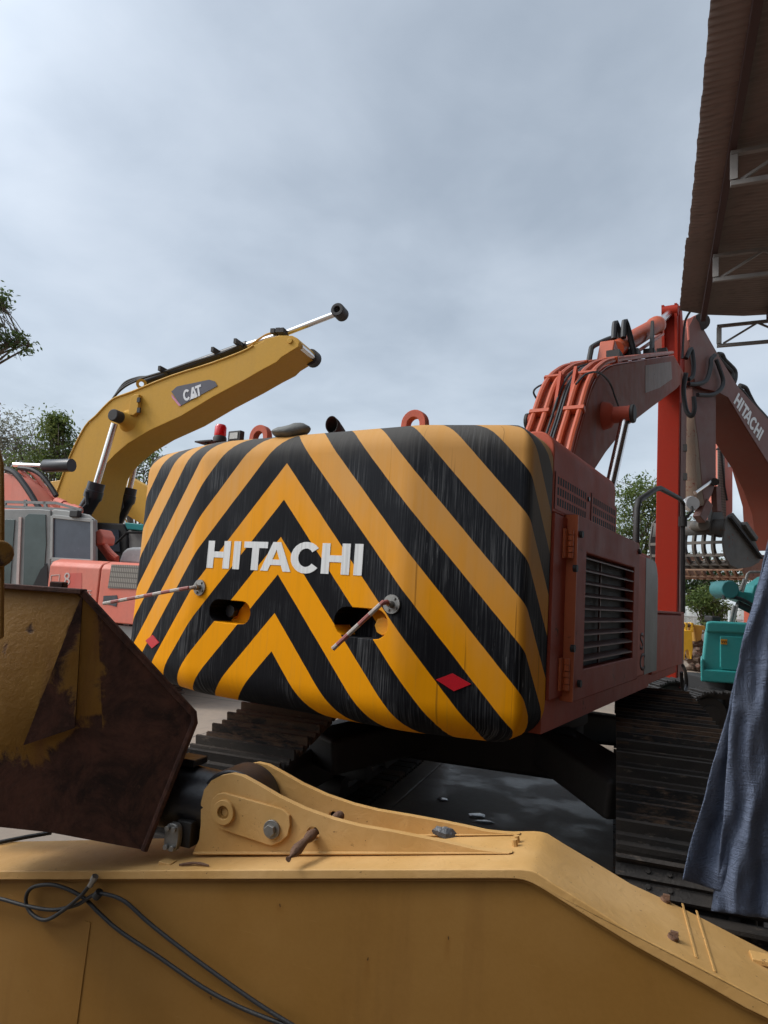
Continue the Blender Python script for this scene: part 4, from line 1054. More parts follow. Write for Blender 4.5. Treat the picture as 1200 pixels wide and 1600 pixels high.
# cheek plate: strip by the fold, big rusted sheet, lower band, all in one plane
mid1, mid2 = chk(160, 960), chk(160, 1140)
grid_quad(bm_, Bq, chk(152, 950), chk(160, 1138), G2, 10, 24, lambda u, v: .22 + .22 * u + (.25 if v > .9 else 0))
grid_quad(bm_, chk(152, 950), C_, C2.lerp(D_, .12), chk(160, 1138), 20, 20, lambda u, v: .52 + 1.4 * u)
grid_quad(bm_, chk(160, 1138), C2.lerp(D_, .12), D_, E_, 16, 16, lambda u, v: .58 + .5 * v + u)
grid_quad(bm_, G_, G2, chk(160, 1138), E_, 12, 16, lambda u, v: .36 + .75 * v)
grid_quad(bm_, H_, G_, E_, F_, 14, 16, lambda u, v: .42 + .8 * v)
cheek = bm_
bo_ = cheek.build('cheek_plate', M['bucket'], bk_, smooth=25)
at = bo_.data.attributes.new('wear', 'FLOAT', 'POINT'); at.data.foreach_set('value', wear_l)
def worn(o, val):
    a = o.data.attributes.new('wear', 'FLOAT', 'POINT'); a.data.foreach_set('value', [val] * len(o.data.vertices)); return o
wear_l = []; bm_ = MB()
grid_quad(bm_, A_, Bq, G_, H_, 18, 18, lambda u, v: .02 + (.45 if u > .95 else 0) + .8 * max(0, v - .88) + (.35 if v < .05 else 0) + .62 * math.exp(-((u - .78) ** 2 / .003 + (v - .26) ** 2 / .004)) + .5 * math.exp(-((u - .66) ** 2 / .0012 + (v - .42) ** 2 / .02)))
bo_ = bm_.build('back_sheet', M['bucket'], bk_, smooth=25)
at = bo_.data.attributes.new('wear', 'FLOAT', 'POINT'); at.data.foreach_set('value', wear_l)
wear_l = []; bm_ = MB(); o_ = cn * .018
grid_quad(bm_, Bq + o_, Bq + (G2 - Bq) * .02 + o_, G2 + o_, G_ + o_, 10, 16, lambda u, v: .70 - .30 * math.sin(v * 3.1) * u)
bo_ = bm_.build('gusset_plate', M['bucket'], bk_, smooth=25)
at = bo_.data.attributes.new('wear', 'FLOAT', 'POINT'); at.data.foreach_set('value', wear_l)
# depth behind: floor, far cheek and rim
rv_ = ray(214, 1015).normalized(); fr_l = [A_, Bq, C_, C2, D_, E_, F_]
fr_l = [p + rv_ * .004 for p in fr_l]; mid_l = [p + rv_ * .30 + UP * (.05 if k in (4, 5, 6) else 0) for k, p in enumerate(fr_l)]; bk_l = [p + rv_ * .52 + UP * (.10 if k in (4, 5, 6) else -.06) for k, p in enumerate(fr_l)]
bb2 = MB(); bb2.loft([fr_l, mid_l, bk_l], caps=False); nv = len(bb2.v); bb2.f.append(list(range(nv - 7, nv))); bb2.uv.append([(0, 0)] * 7)
worn(bb2.build('bucket_back', M['bucket'], bk_, smooth=20), 1.0)
worn(MB().bar(A_ - FW * .006 + UP * .004, Bq - FW * .006 + UP * .004 + RT * .006, .05, .020).build('lip_edge', M['bucket'], bk_, bevel=.004), .8)
worn(MB().tube([Bq + cn * .012, C_ + cn * .004, C2 + cn * .004, D_ + cn * .004], .014, 8).build('cutting_edge', M['bucket'], bk_), 1.2)
q = bp3(92, 914, .10); worn(MB().box(q, (.055, .05, .026), (RT, FW, UP)).build('lip_block', M['bucket'], bk_, bevel=.006), 1.3)
# ear bracket standing up at the frame edge
e0, e1 = bp3(-70, 1000, -.36), bp3(12, 1000, -.36); ww = (e1 - e0).length
ear = [e0, bp3(12, 1000, -.36), bp3(13, 800, -.36), bp3(12, 725, -.36), bp3(6, 700, -.36), bp3(-6, 690, -.36), bp3(-40, 685, -.36), bp3(-80, 700, -.36)]
worn(MB().prism([p - RT * .012 for p in ear], ray(0, 800).normalized() * .05).build('ear_bracket', M['bucket'], bk_, bevel=.012), .30)
worn(MB().tube([bp3(-2, 865, -.40), bp3(-2, 865, -.30)], .045, 18).build('ear_boss', M['bucket'], bk_, bevel=.01), .5)
# hose on the boom behind the bucket
tag(MB().tube([ontop(-30, 1326)[0] + UP * .012, ontop(40, 1312)[0] + UP * .012, ontop(80, 1305)[0] + UP * .012], .010, 8).build('hose_piece', M['rubber'], None), 'short black hose piece lying on the tan boom below the rusty bucket', 'hose')

# ================================================================== BLUE TARP on the right
TF = Frame(atD(1110, 1415, 3.0), RT)
tarp_ = thing('tarp', TF.px(1150, 1430), 'dusty blue woven tarp hanging in folds at the right edge of the photo', 'tarp')
def lerp_tab(T, y):
    if y <= T[0][0]: return T[0][1]
    for (ya, xa_), (yb_, xb_) in zip(T[:-1], T[1:]):
        if y <= yb_: return xa_ + (xb_ - xa_) * (y - ya) / (yb_ - ya)
    return T[-1][1]
def cloth_sheet(name, left, right, hem, fold, rows=110, cols=110):
    vs, fs = [], []
    for j in range(rows + 1):
        for i in range(cols + 1):
            u = i / cols; v = j / rows
            hx = left(1e9) + (right(1e9) - left(1e9)) * u
            y = 640 + (hem(hx) - 640) * v; x = left(y) + (right(y) - left(y)) * u
            vs.append(TF.px(x, y, fold(u, v, x, y)))
    for j in range(rows):
        for i in range(cols): k = j * (cols + 1) + i; fs.append((k, k + 1, k + cols + 2, k + cols + 1))
    MB().add(vs, fs).build(name, M['tarp'], tarp_, smooth=80, solid=.004)
LT = [(640, 1254), (850, 1200), (1000, 1163), (1120, 1134), (1250, 1098), (1330, 1076), (1373, 1064)]
RTt = [(640, 1262), (850, 1206), (1000, 1160), (1131, 1139), (1244, 1132), (1329, 1123), (1425, 1112)]
cloth_sheet('side_flap', lambda y: lerp_tab(LT, y), lambda y: lerp_tab(LT, y) + 90, lambda x: 1372 + (x - 1064) * .35, lambda u, v, x, y: -.045 + .022 * math.sin(u * 9 + .6 + v) * v, 110, 60)
cloth_sheet('hanging_sheet', lambda y: lerp_tab(RTt, y), lambda y: 1430, lambda x: 1424 + (x - 1112) * .11,
    lambda u, v, x, y: (.030 * math.sin(u * 8.0 + 1.0 * v + .3) + .016 * math.sin(u * 37 + 3 * v) + .006 * math.sin(u * 71 - v * 19) + .005 * math.sin(u * 53 + v * 31) + .02 * math.sin(u * 6 + v * 5)) * (.3 + .7 * v) + .010 * math.sin(v * 14 + u * 9) * math.sin(u * 23 + v * 6) - .05 * math.exp(-u * 22) * v)
from mathutils import noise as mnoise
for o in tarp_.children:
    for v_ in o.data.vertices:
        q_ = v_.co + o.location; d_ = mnoise.noise(q_ * 5.5) * .014 + mnoise.noise(q_ * 14) * .006 + abs(mnoise.noise(Vector((q_.x * 9, q_.y * 9, q_.z * 3)))) * .010
        v_.co += TF.n * d_
# the rail the tarp is hung from, and the post that carries it
pa, pb_ = TF.px(1262, 640, -.02), TF.px(1500, 640, -.02)
tr_ = thing('tarp_rail', Vector((pb_.x, pb_.y, 0)), 'steel post and rail behind the hanging blue tarp', 'rail')
MB().cyl(pa - TF.u * .0, pb_, .025, 12).build('rail', M['steel'], tr_)
MB().cyl((pb_.x, pb_.y, 0), pb_ + UP * .1, .045, 14).build('post', M['steel'], tr_)
# ================================================================== YELLOW EXCAVATOR (left, boom raised)
FC = Frame(atD(470, 540, 13.0), YU)
cat = thing('excavator', (FC.px(120, 900).x, FC.px(120, 900).y, 0), 'yellow excavator with raised bare boom and grey decal, behind the pink cab', 'excavator', )
ct = [(88, 772), (110, 713), (133, 667), (150, 650), (167, 632), (180, 622), (207, 612), (267, 588), (333, 567), (380, 549), (396, 540), (411, 533), (413, 529), (440, 524), (456, 524), (464, 528), (468, 534), (466, 542)]
cbm = [(440, 558), (432, 566), (411, 577), (380, 595), (333, 620), (283, 650), (233, 673), (200, 693), (180, 710), (163, 728), (156, 742), (150, 765), (143, 800), (140, 880), (95, 880), (70, 850)]
CW = .85
ctop = FC.pts(ct); cbot = FC.pts(cbm)
co_ = MB().prism(ctop + cbot, -FC.n * CW).build('boom', M['cat'], cat, bevel=.015)
MB().tube([p + UP * .0 + FC.n * .005 for p in spline(FC.pts(ct[:11]), 3)], .022, 6).build('edge_bead', M['cat'], co_)
# decal with lettering
dp = FC.pts([(268, 612), (277, 604), (327, 593.5), (336, 596), (340, 603), (333, 607), (283, 634)], .002)
dc = MB().prism(dp, FC.n * .010).build('decal', M['decalgrey'], co_)
MB().prism(FC.pts([(268.5, 616), (283.5, 634), (280, 634.5), (269, 621)], .002), FC.n * .012).build('decal_stripe', M['decalpink'], co_)
o1, r1, u1 = FC.px(287.5, 627.5, .013), FC.px(316, 617.0, .013), FC.px(285.5, 611, .013)
lm = MB(); lettering(lm, 'CAT', o1, (r1 - o1).normalized(), (u1 - o1), 1.0, (r1 - o1).length, FC.n * .006); lm.build('lettering', M['palewhite'], dc)
MB().prism(FC.pts([(296, 625), (303, 614.5), (308, 620.5)], .020), FC.n * .003).build('emblem', M['palewhite'], dc)
# boss, rods, barrels
for w, rp, a, b, c in ((0.0, (181, 650), (179, 662), (151, 756), (128, 806)), (-CW - .3, (222, 668), (219, 690), (202, 764), (178, 822))):
    s = 1 if w == 0 else -1
    p = FC.px(*rp, w)
    if s == 1:
        p = FC.px(*rp, .36); p = p - FC.n * .36
        MB().tube([p, p + FC.n * .10, p + FC.n * .24], [.24, .15, .13], 20).build('cylinder_boss', M['cat'], co_)
        q = MB().tube([p + FC.n * .22, p + FC.n * .46], .125, 18).build('rod_eye', M['grease'], cat, bevel=.02)
    wv = .34 if s == 1 else w
    A, B, C = FC.px(*a, wv), FC.px(*b, wv), FC.px(*c, wv); d = (B - A).normalized()
    MB().tube([A, B], .068, 14).build('cylinder_rod', M['chrome'], cat)
    mb = MB().tube([B - d * .02, B + d * .14, B + d * .15, B + d * .30, B + d * .31, C, C + d * 1.0], [.17, .17, .185, .185, .155, .155, .155], 18); bo2 = mb.build('cylinder_barrel', M['black'], cat)
    MB().tube([B + d * .2 + FC.n * .2, B + d * .45 + FC.n * .2 + FC.u * .1, C + FC.n * .2 + FC.u * .05], .03, 6).build('hydraulic_hose', M['rubber'], bo2)
# stick cylinder lying on the boom, rod out
wz = -CW / 2 + .1
A, B = FC.px(228, 596, wz), FC.px(386, 539, wz)
sc_ = MB().tube([A, B], .085, 14).build('stick_cylinder', M['black'], cat)
R0, R1_ = FC.px(440, 523, wz), FC.px(523, 491, wz)
MB().tube([B, R0, R1_], .058, 12).build('cylinder_rod', M['chrome'], sc_)
e = FC.px(531, 488, wz)
MB().ring(e + FC.n * .15, e - FC.n * .15, .135, .06, 20).build('rod_eye', M['grease'], sc_, bevel=.02)
g = MB()
for x, y in ((430, 520), (438, 519), (444, 519)): g.box(FC.px(x, y, wz + .1), (.09, .25, .09), (FC.u, FC.n, UP))
g.build('cylinder_gland', M['grease'], sc_)
MB().tube(spline([FC.px(*q, wz + .12) for q in ((388, 541), (400, 533), (416, 523), (428, 520))], 4), .022, 6).build('steel_pipe', M['catold'], sc_)
for k, off in enumerate((0.05, .0, -.12)):
    MB().tube(spline([FC.px(x, y, wz + .25 - k * .22) for x, y in ((172, 632), (180, 618), (195, 604 - 3 * k), (215, 594 - 2 * k), (232, 588), (262, 579), (300, 566), (345, 552), (378, 538))], 5), .026, 7).build('hydraulic_hose', M['rubber'], cat)
for x, y in ((258, 580), (340, 551), (375, 538)): MB().box(FC.px(x, y, wz + .15), (.06, .4, .10), (FC.u, FC.n, UP)).build('hose_clamp', M['grease'], co_)
lb = MB().prism(FC.pts([(205, 650), (209, 622), (215, 618), (222, 618), (220, 645), (213, 651)], .0), FC.n * .10).build('work_light', M['cat'], co_, bevel=.015)
for y in (625, 641): MB().box(FC.px(217, y, .11), (.07, .04, .10), (FC.u, FC.n, UP)).build('lamp_glass', M['grease'], lb)
MB().ring(FC.px(221, 600, wz + .3), FC.px(221, 600, wz + .22), .11, .05, 16).build('lifting_eye', M['cat'], co_)
MB().cyl(FC.px(453.5, 533, 0), FC.px(453.5, 533, 0) + FC.n * .03, .055, 16).build('pin', M['cat'], co_, bevel=.01)
te = FC.px(466, 535, -.02); MB().cyl(te - FC.n * .1 - UP * .05, te - FC.n * (CW + .05) - UP * .05, .06, 12).build('tip_pin', M['chrome'], co_)
te = FC.px(460, 537, 0); MB().cyl(te - FC.n * (CW - .12), te - FC.n * (CW + .06), .17, 18).build('tip_boss', M['grease'], co_)
# its house and tracks, mostly hidden
hb = MB(); c = FC.px(60, 900, -.4); hb.box(Vector((c.x, c.y, 1.55)) - FC.u * 1.2, (3.6, 2.9, 1.0), (FC.u, FC.n, UP)); hb.build('body_shell', M['cat'], cat, bevel=.08)

# ---- another yellow boom behind, and a dark cab with a teal roof
FY = Frame(atD(200, 770, 17.0), YU)
yb = thing('excavator', (FY.px(200, 900).x, FY.px(200, 900).y, 0), 'far yellow excavator glimpsed between raised yellow boom and striped counterweight', 'excavator')
yo = MB().prism(FY.pts([(150, 830), (156, 792), (165, 773), (176, 755), (191, 740), (200, 744), (222, 756), (245, 768), (245, 828), (214, 815), (189, 799), (176, 794), (170, 806), (166, 830)]), -FY.n * .25).build('boom', M['cat'], yb, bevel=.015)
MB().tube([FY.px(171, 766, .25), FY.px(196, 822, .25)], .085, 12).build('cylinder_rod', M['chrome'], yb)
MB().cyl(FY.px(171, 766, 0), FY.px(171, 766, .4), .16, 14).build('rod_eye', M['grease'], yb)
MB().prism(FY.pts([(70, 762), (78, 752), (118, 746), (118, 800), (70, 800)], -.8), -FY.n * .6).build('counterweight', M['catold'], yb, bevel=.03)
MB().prism(FY.pts([(100, 850), (260, 858), (260, 975), (100, 975)], .5), -FY.n * 2.4).build('body_shell', M['catold'], yb, bevel=.05)
FT = Frame(atD(190, 850, 14.0), YU)
tl = thing('excavator', (FT.px(190, 900).x, FT.px(190, 900).y, 0), 'dark cabbed machine with a teal roof edge behind the pink engine cover', 'excavator')
tk_ = MB().prism(FT.pts([(150, 816), (192, 818), (198, 830), (200, 900), (150, 900)], .05), -FT.n * 1.4).build('cab', M['dark'], tl, bevel=.03)
MB().prism(FT.pts([(194, 816), (250, 822), (250, 832), (198, 827)], .10), -FT.n * 1.6).build('roof', M['teal'], tl, bevel=.02)
MB().prism(FT.pts([(200, 828), (250, 833), (250, 905), (203, 905)], .0), -FT.n * 1.3).build('side_panel', M['grey'], tl, bevel=.02)
MB().prism(FT.pts([(162, 826), (186, 828), (188, 862), (164, 860)], .06), FT.n * .02).build('window', M['glassdark'], tk_)
MB().tube([FT.px(*q, .2) for q in ((180, 850), (199, 832), (225, 832))], .025, 6).build('handrail', M['grease'], tl)
MB().prism(FT.pts([(100, 905), (300, 905), (300, 990), (100, 990)], .1), -FT.n * 2.2).build('body_shell', M['tealdull'], tl, bevel=.05)

# ================================================================== PINK-RED EXCAVATOR (left)
FP = Frame(atD(140, 920, 10.6), YU)
pk_ = thing('excavator', (FP.px(90, 900).x, FP.px(90, 900).y, 0), 'faded pink excavator with dusty grey cab at the left edge of the photo', 'excavator')
body = MB(); prof_ = [(0, 972), (0, 900), (0, 884), (0, 876)]
pz = lambda y: FP.px(120, y).z
z0, z1, z2 = pz(968), pz(884), pz(874)
xa, xm, xb = (FP.px(76, 900) - FP.o).dot(FP.u), (FP.px(156, 900) - FP.o).dot(FP.u), (FP.px(250, 900) - FP.o).dot(FP.u)
def pb(u, z, w): return Vector((FP.o.x, FP.o.y, 0)) + FP.u * u + FP.n * w + UP * z
def cover(u0, u1, name, mat=M['pink']):
    sec = [(0, z0), (0, z1 - .02), (-.05, z1 + .05), (-.20, z2), (-1.9, z2), (-1.9, z0)]
    return MB().prism([pb(u0, z, w) for w, z in sec], FP.u * (u1 - u0)).build(name, mat, pk_, bevel=.02)
c1_ = cover(xa, xm - .012, 'engine_cover'); c2_ = cover(xm + .012, xb, 'side_cover')
MB().prism([p + UP * 0 for p in FP.pts([(105, 921), (107, 896), (128, 895), (128, 920)], .0)], FP.n * .004).build('paint_ghost', M['pinkstain'], c1_)
gl_ = MB()
for L in ([(80, 899), (93, 898)], [(80, 899), (79, 908)], [(93, 898), (92, 908)]): gl_.bar(FP.px(*L[0], .004), FP.px(*L[1], .004), .012, .006, FP.n)
for cy in (900, 909):
    c = FP.px(105, cy, .004); gl_.ring(c, c + FP.n * .006, .055, .03, 14)
for L in ([(133, 923), (143, 923)], [(134, 929), (143, 929)], [(136, 925), (136, 928)], [(140, 925), (140, 928)]): gl_.bar(FP.px(*L[0], .004), FP.px(*L[1], .004), .012, .006, FP.n)
gl_.build('worn_lettering', M['ghost'], c1_)
MB().prism(FP.pts([(175, 882), (230, 884), (230, 921), (169, 919)], .002), FP.n * .012).build('vent_grille', M['mesh'], c2_)
MB().prism(FP.pts([(162, 931), (183, 930), (184, 936), (182, 948), (172, 945), (161, 943)], .002), FP.n * .006).build('tape_patch', M['bag'], c2_)
MB().prism([pb(xa, z0 - .03, -.1), pb(xb, z0 - .03, -.1), pb(xb, z0 - .25, -.1), pb(xa, z0 - .25, -.1)], -FP.n * 1.8).build('sill_beam', M['grey'], pk_, bevel=.02)
crawler.d = FP.u.copy(); crawler.n = Vector((crawler.d.y, -crawler.d.x, 0))
for w_ in (-.45, -2.35): crawler(pk_, pb(xa - 1.3, .02, w_), .6, 3.6, .82, .19, (M['track'], M['grease']))
MB().prism([pb(xa - .4, z0 - .26, -.8), pb(xb - .5, z0 - .26, -.8), pb(xb - .5, .45, -.8), pb(xa - .4, .45, -.8)], -FP.n * 1.2).build('undercarriage_frame', M['grease'], pk_, bevel=.06)
# cab
cabl = FP.pts([(79, 895), (80, 800), (84, 795), (104, 797), (140, 804), (150, 812), (149, 900)], -.35)
rdir = ray(150, 850); rdir.z = 0; rdir.normalize()
cb2 = MB().prism(cabl, rdir * 1.4).build('cab', M['grey'], pk_, bevel=.025)
MB().prism(FP.pts([(83, 808), (143, 815), (143, 876), (82, 873)], -.35), FP.n * .018).build('rear_window', M['glassdark'], cb2, bevel=.004)
fr = MB()
for a, b in (((83, 807), (145, 813.5)), ((145, 813), (145, 876)), ((82, 874), (145, 877)), ((82.5, 806), (81.5, 874))): fr.bar(FP.px(*a, -.33), FP.px(*b, -.33), .06, .05, FP.n)
fr.build('window_frame', M['grey'], cb2, bevel=.008)
MB().box(FP.px(118, 803, -.30), (.18, .10, .12), (FP.u, FP.n, UP)).build('work_light', M['grease'], cb2, bevel=.02)
FS = Frame(FP.px(79, 900, -.35), (YU - FP.n * -.0 + FW * -.25).normalized())
FS = Frame(FP.px(79, 900, -.35), (RT * 1.0 + FW * -.12).normalized())
cs_ = MB().prism(FS.pts([(79, 930), (79, 797), (60, 795), (-60, 796), (-60, 935)], 0), -FS.n * 1.5).build('cab_side', M['grey'], pk_, bevel=.02)
MB().prism(FS.pts([(37, 930), (40, 808), (46, 803), (72, 804), (73, 850), (70, 895), (62, 912), (40, 932)], 0), FS.n * .02).build('door_glass', M['glassgreen'], cs_, bevel=.004)
MB().prism(FS.pts([(-40, 925), (-30, 812), (24, 812), (16, 925)], 0), FS.n * .02).build('side_window', M['glassgreen'], cs_, bevel=.004)
MB().prism(FS.pts([(36, 932), (52, 915), (64, 890), (74, 880), (76, 925), (50, 935)], .021), FS.n * .012).build('door_panel', M['dark'], cs_)
MB().prism(FS.pts([(26, 935), (31, 808), (35, 808), (30, 935)], .004), FS.n * .03).build('door_seam', M['ghost'], cs_)
rl = MB()
for a, b in (((0, 784), (88, 786)), ((0, 791), (120, 797)), ((40, 781), (40, 792)), ((88, 786), (128, 797)), ((8, 783), (8, 792)), ((70, 784), (72, 793))): rl.bar(FS.px(*a, -.2), FS.px(*b, -.2), .045, .045)
rl.build('roof_guard', M['grey'], pk_)
# boom with its pipes, and the black cylinder above it
FB2 = Frame(FP.px(40, 780, -1.0), YU)
pbm = MB().prism(FB2.pts([(-60, 752), (-10, 742), (8, 739), (24, 744), (42, 760), (62, 786), (75, 805), (-60, 805)]), -FB2.n * .6).build('boom', M['pink'], pk_, bevel=.02)
for k, (dx, dy) in enumerate(((0, 0), (9, -3), (17, -9))):
    MB().tube(spline([FB2.px(x + dx, y + dy, -.25 - .12 * k) for x, y in ((22, 738), (38, 752), (52, 770), (66, 785), (86, 797))], 4), .042, 8).build('hydraulic_pipe', M['pink'], pbm)
MB().tube(spline([FB2.px(x, y, .0) for x, y in ((10, 733), (24, 740), (40, 760), (58, 788), (66, 800))], 4), .055, 8).build('hydraulic_hose', M['rubber'], pbm)
MB().tube(spline([FB2.px(x, y, -.3) for x, y in ((30, 731), (50, 734), (66, 744), (80, 762), (88, 775))], 4), .05, 8).build('hydraulic_hose', M['rubber'], pbm)
cl = MB()
for x, y in ((88, 785), (100, 792), (112, 795)): cl.tube([FB2.px(x, y, -.1), FB2.px(x + 12, y + 5, -.1)], .10, 10)
cl.build('valve_block', M['pink'], pbm, bevel=.01)
MB().tube([FB2.px(22, 726, -.3), FB2.px(70, 728, -.3)], .045, 10).build('cylinder_rod', M['chrome'], pk_)
MB().tube([FB2.px(68, 728, -.3), FB2.px(71, 728, -.3), FB2.px(112, 727, -.3)], [.09, .125, .125], 16).build('arm_cylinder', M['black'], pk_)
hp = MB()
for k in range(4): hp.tube(spline([FP.px(x, y + 4 * k, -.7 - .12 * k) for x, y in ((150, 834), (160, 846), (172, 862), (183, 872))], 4), .045, 8)
hp.build('hydraulic_pipe', M['pink'], pk_)
MB().prism(FP.pts([(148, 830), (156, 826), (162, 838), (160, 850), (150, 852)], -.6), -FP.n * .3).build('valve_block', M['pink'], pk_, bevel=.03)
MB().prism(FP.pts([(183, 880), (190, 862), (198, 855), (235, 854), (235, 884)], -.6), -FP.n * .5).build('seat_cover', M['cloth'], pk_, bevel=.06)
MB().box(FP.px(200, 985, -.2), (.12, .1, .5), (FP.u, FP.n, UP)).build('step', M['grey'], pk_)

M['wornarm'] = paint('mud_worn_arm_plate', (.24, .17, .12), (.2, .17, .14), .6, .7, .3, .4, .2, (.10, .03, .02))
# ================================================================== SECOND RED EXCAVATOR (right)
F2 = Frame(atD(1085, 497, 17.2), (.46, .87))
e2 = thing('excavator', (F2.px(1260, 950).x, F2.px(1260, 950).y, 0), 'dull red excavator at right with white lettering on its boom and curled grey bucket', 'excavator')
bt2 = [(1084, 494), (1092, 505), (1100, 517), (1113, 540), (1122, 556), (1140, 585), (1152, 604), (1175, 629), (1200, 656), (1228, 690), (1262, 760), (1275, 850)]
bb2_ = [(1240, 860), (1232, 800), (1218, 760), (1200, 724), (1180, 692), (1162, 663), (1145, 634), (1137, 621), (1120, 612), (1098, 607), (1086, 600), (1078, 560), (1076, 510)]
bo3 = MB().prism(F2.pts(bt2) + F2.pts(bb2_), -F2.n * 1.05).build('boom', M['redunder'], e2, bevel=.02)
MB().prism([p + F2.n * .004 for p in F2.pts(bt2) + F2.pts(bb2_)], F2.n * .012).build('side_plate', M['armside'], bo3)
a_, b_2, c_ = F2.px(1146, 629, .02), F2.px(1186, 689, .02), F2.px(1154, 612, .02)
lm = MB(); rgt = (b_2 - a_).normalized(); upv = (c_ - a_); upv = upv - rgt * upv.dot(rgt)
lettering(lm, 'HITACHI', a_, rgt, upv.normalized(), upv.length * .95, (b_2 - a_).length, F2.n * .004); lm.build('lettering', M['white'], bo3)
MB().prism(F2.pts([(1072, 500), (1085, 493), (1085, 515), (1080, 528), (1074, 532)], -.02), F2.n * .035).build('tip_gusset', M['pink'], bo3)
MB().cyl(F2.px(1095, 503, .05), F2.px(1095, 503, -.5), .22, 18).build('pin_cap', M['grease'], bo3, bevel=.02)
for L in ([(1122, 553), (1128, 554), (1132, 562), (1138, 568), (1148, 579), (1149, 590), (1147, 598)], [(1120, 556), (1130, 568), (1137, 575), (1143, 582), (1144, 592)], [(1156, 602), (1165, 606), (1171, 618), (1180, 634), (1196, 652), (1215, 675)], [(1152, 606), (1160, 612), (1170, 625), (1185, 642), (1205, 665)]):
    MB().tube(spline([F2.px(*q, -.15) for q in L], 3), .06, 7).build('hydraulic_pipe', M['grease'], bo3)
for L in ([(1076, 600), (1090, 600), (1104, 594), (1110, 575), (1111, 562), (1117, 555)], [(1090, 617), (1112, 617), (1126, 608), (1130, 595), (1124, 575), (1119, 562)], [(1072, 560), (1080, 545), (1084, 570), (1082, 588), (1076, 593)]):
    MB().tube(spline([F2.px(*q, .12) for q in L], 4), .055, 8).build('hydraulic_hose', M['rubber'], bo3)
arm2 = MB().prism(F2.pts([(1080, 560), (1119, 575), (1119, 752), (1113, 772), (1102, 792), (1098, 770), (1091, 690), (1084, 640)], -.12), -F2.n * .7).build('arm', M['armside'], e2, bevel=.02)
MB().prism(F2.pts([(1091, 640), (1097, 690), (1104, 750), (1102, 790), (1090, 790), (1086, 690), (1084, 640)], -.13), -F2.n * .715).build('wear_plate', M['wornarm'], arm2)
MB().tube([F2.px(1086, 770, -.1), F2.px(1113, 751, -.1)], .05, 10).build('bucket_cylinder_rod', M['chrome'], e2)
MB().cyl(F2.px(1117, 753, .0), F2.px(1117, 753, -.55), .10, 14).build('linkage_pin', M['grease'], e2)
lk2 = MB(); lk2.bar(F2.px(1104, 785, -.2), F2.px(1092, 812, -.2), .22, .28); lk2.bar(F2.px(1118, 760, -.2), F2.px(1120, 800, -.2), .16, .2); lk2.build('bucket_linkage', M['armside'], e2, bevel=.02)
def skeleton_bucket(root, fr_, outl, back_i, width, mside, mrib, nrib, w0=0.0):
    P = fr_.pts(outl, w0)
    sd_ = MB().prism(P, -fr_.n * .05).build('bucket_side', mside, root, bevel=.01)
    MB().prism([p - fr_.n * width for p in P], -fr_.n * .05).build('bucket_side', mside, root, bevel=.01)
    bk3 = [P[i] for i in back_i]; cen = sum(P, Vector((0, 0, 0))) / len(P)
    fine_ = spline(bk3, 4)
    inn = [p + (cen - p) * .14 for p in fine_]
    for k in range(nrib):
        off = -fr_.n * (width * (k + 1) / (nrib + 1))
        m_ = MB(); L4 = [[a + off for a in fine_], [a + off for a in inn], [a + off - fr_.n * .07 for a in inn], [a + off - fr_.n * .07 for a in fine_]]
        m_.loft([[L4[0][i], L4[1][i], L4[2][i], L4[3][i]] for i in range(len(fine_))]); m_.build('bucket_rib', mrib, root)
    for i in range(0, len(fine_), 4):
        p = fine_[i] + (cen - fine_[i]) * .05; MB().bar(p - fr_.n * .04, p - fr_.n * (width - .01), .075, .075).build('cross_bar', mrib, root)
    return P, fine_
grb = paint('grey_worn_bucket_steel', (.075, .07, .063), (.17, .15, .13), .6, .6, .25, .4)
gri = paint('dusty_bucket_ribs', (.10, .085, .07), (.17, .145, .115), .6, .6, .25, .4)
outl2 = [(1134.5, 811), (1138.5, 805), (1146, 801), (1151.5, 808), (1162, 820), (1170, 831), (1180, 844), (1190, 871), (1186, 879), (1173, 886), (1154, 889), (1141, 883), (1133, 868), (1130, 847)]
P2, f2_ = skeleton_bucket(e2, F2, outl2, [0, 13, 12, 11, 10, 9, 8], 2.2, grb, gri, 7, .0)
MB().loft([[P2[0] - F2.n * .05, P2[0] - F2.n * 2.15], [P2[13] + (P2[0] - P2[13]) * .35 - F2.n * .05, P2[13] + (P2[0] - P2[13]) * .35 - F2.n * 2.15]], caps=False, closed=False).build('top_sheet', grb, e2, solid=.03)
MB().prism(F2.pts([(1110, 815), (1116, 795), (1121, 789), (1127, 795), (1133, 812), (1130, 840), (1112, 836)], -.35), -F2.n * .12).build('bucket_ear', grb, e2, bevel=.02)
MB().cyl(F2.px(1100, 820, -.2), F2.px(1086, 822, -.8), .14, 14).build('bucket_pin', gri, e2)
MB().bar(F2.px(1139, 808, .02), F2.px(1188, 872, .02), .06, .16, F2.n).build('cutting_edge', M['dark'], e2)
for a, b in (((1160, 818), (1168, 830)), ((1166, 827), (1178, 843))): MB().bar(F2.px(*a, .0), F2.px(*b, .0), .22, .14).build('side_cutter', grb, e2, bevel=.02)
# house and tracks behind the tarp
hc = F2.px(1275, 950); hb2 = MB(); hb2.box(Vector((hc.x, hc.y, 1.9)) + F2.u * 1.6 - F2.n * .4, (4.2, 2.9, 1.5), (F2.u, F2.n, UP)); hb2.build('body_shell', M['hood'], e2, bevel=.08)
uc2 = MB(); uc2.box(Vector((hc.x, hc.y, .55)) + F2.u * 1.2 - F2.n * .4, (4.0, 2.7, .9), (F2.u, F2.n, UP)); uc2.build('undercarriage', M['grease'], e2, bevel=.1)

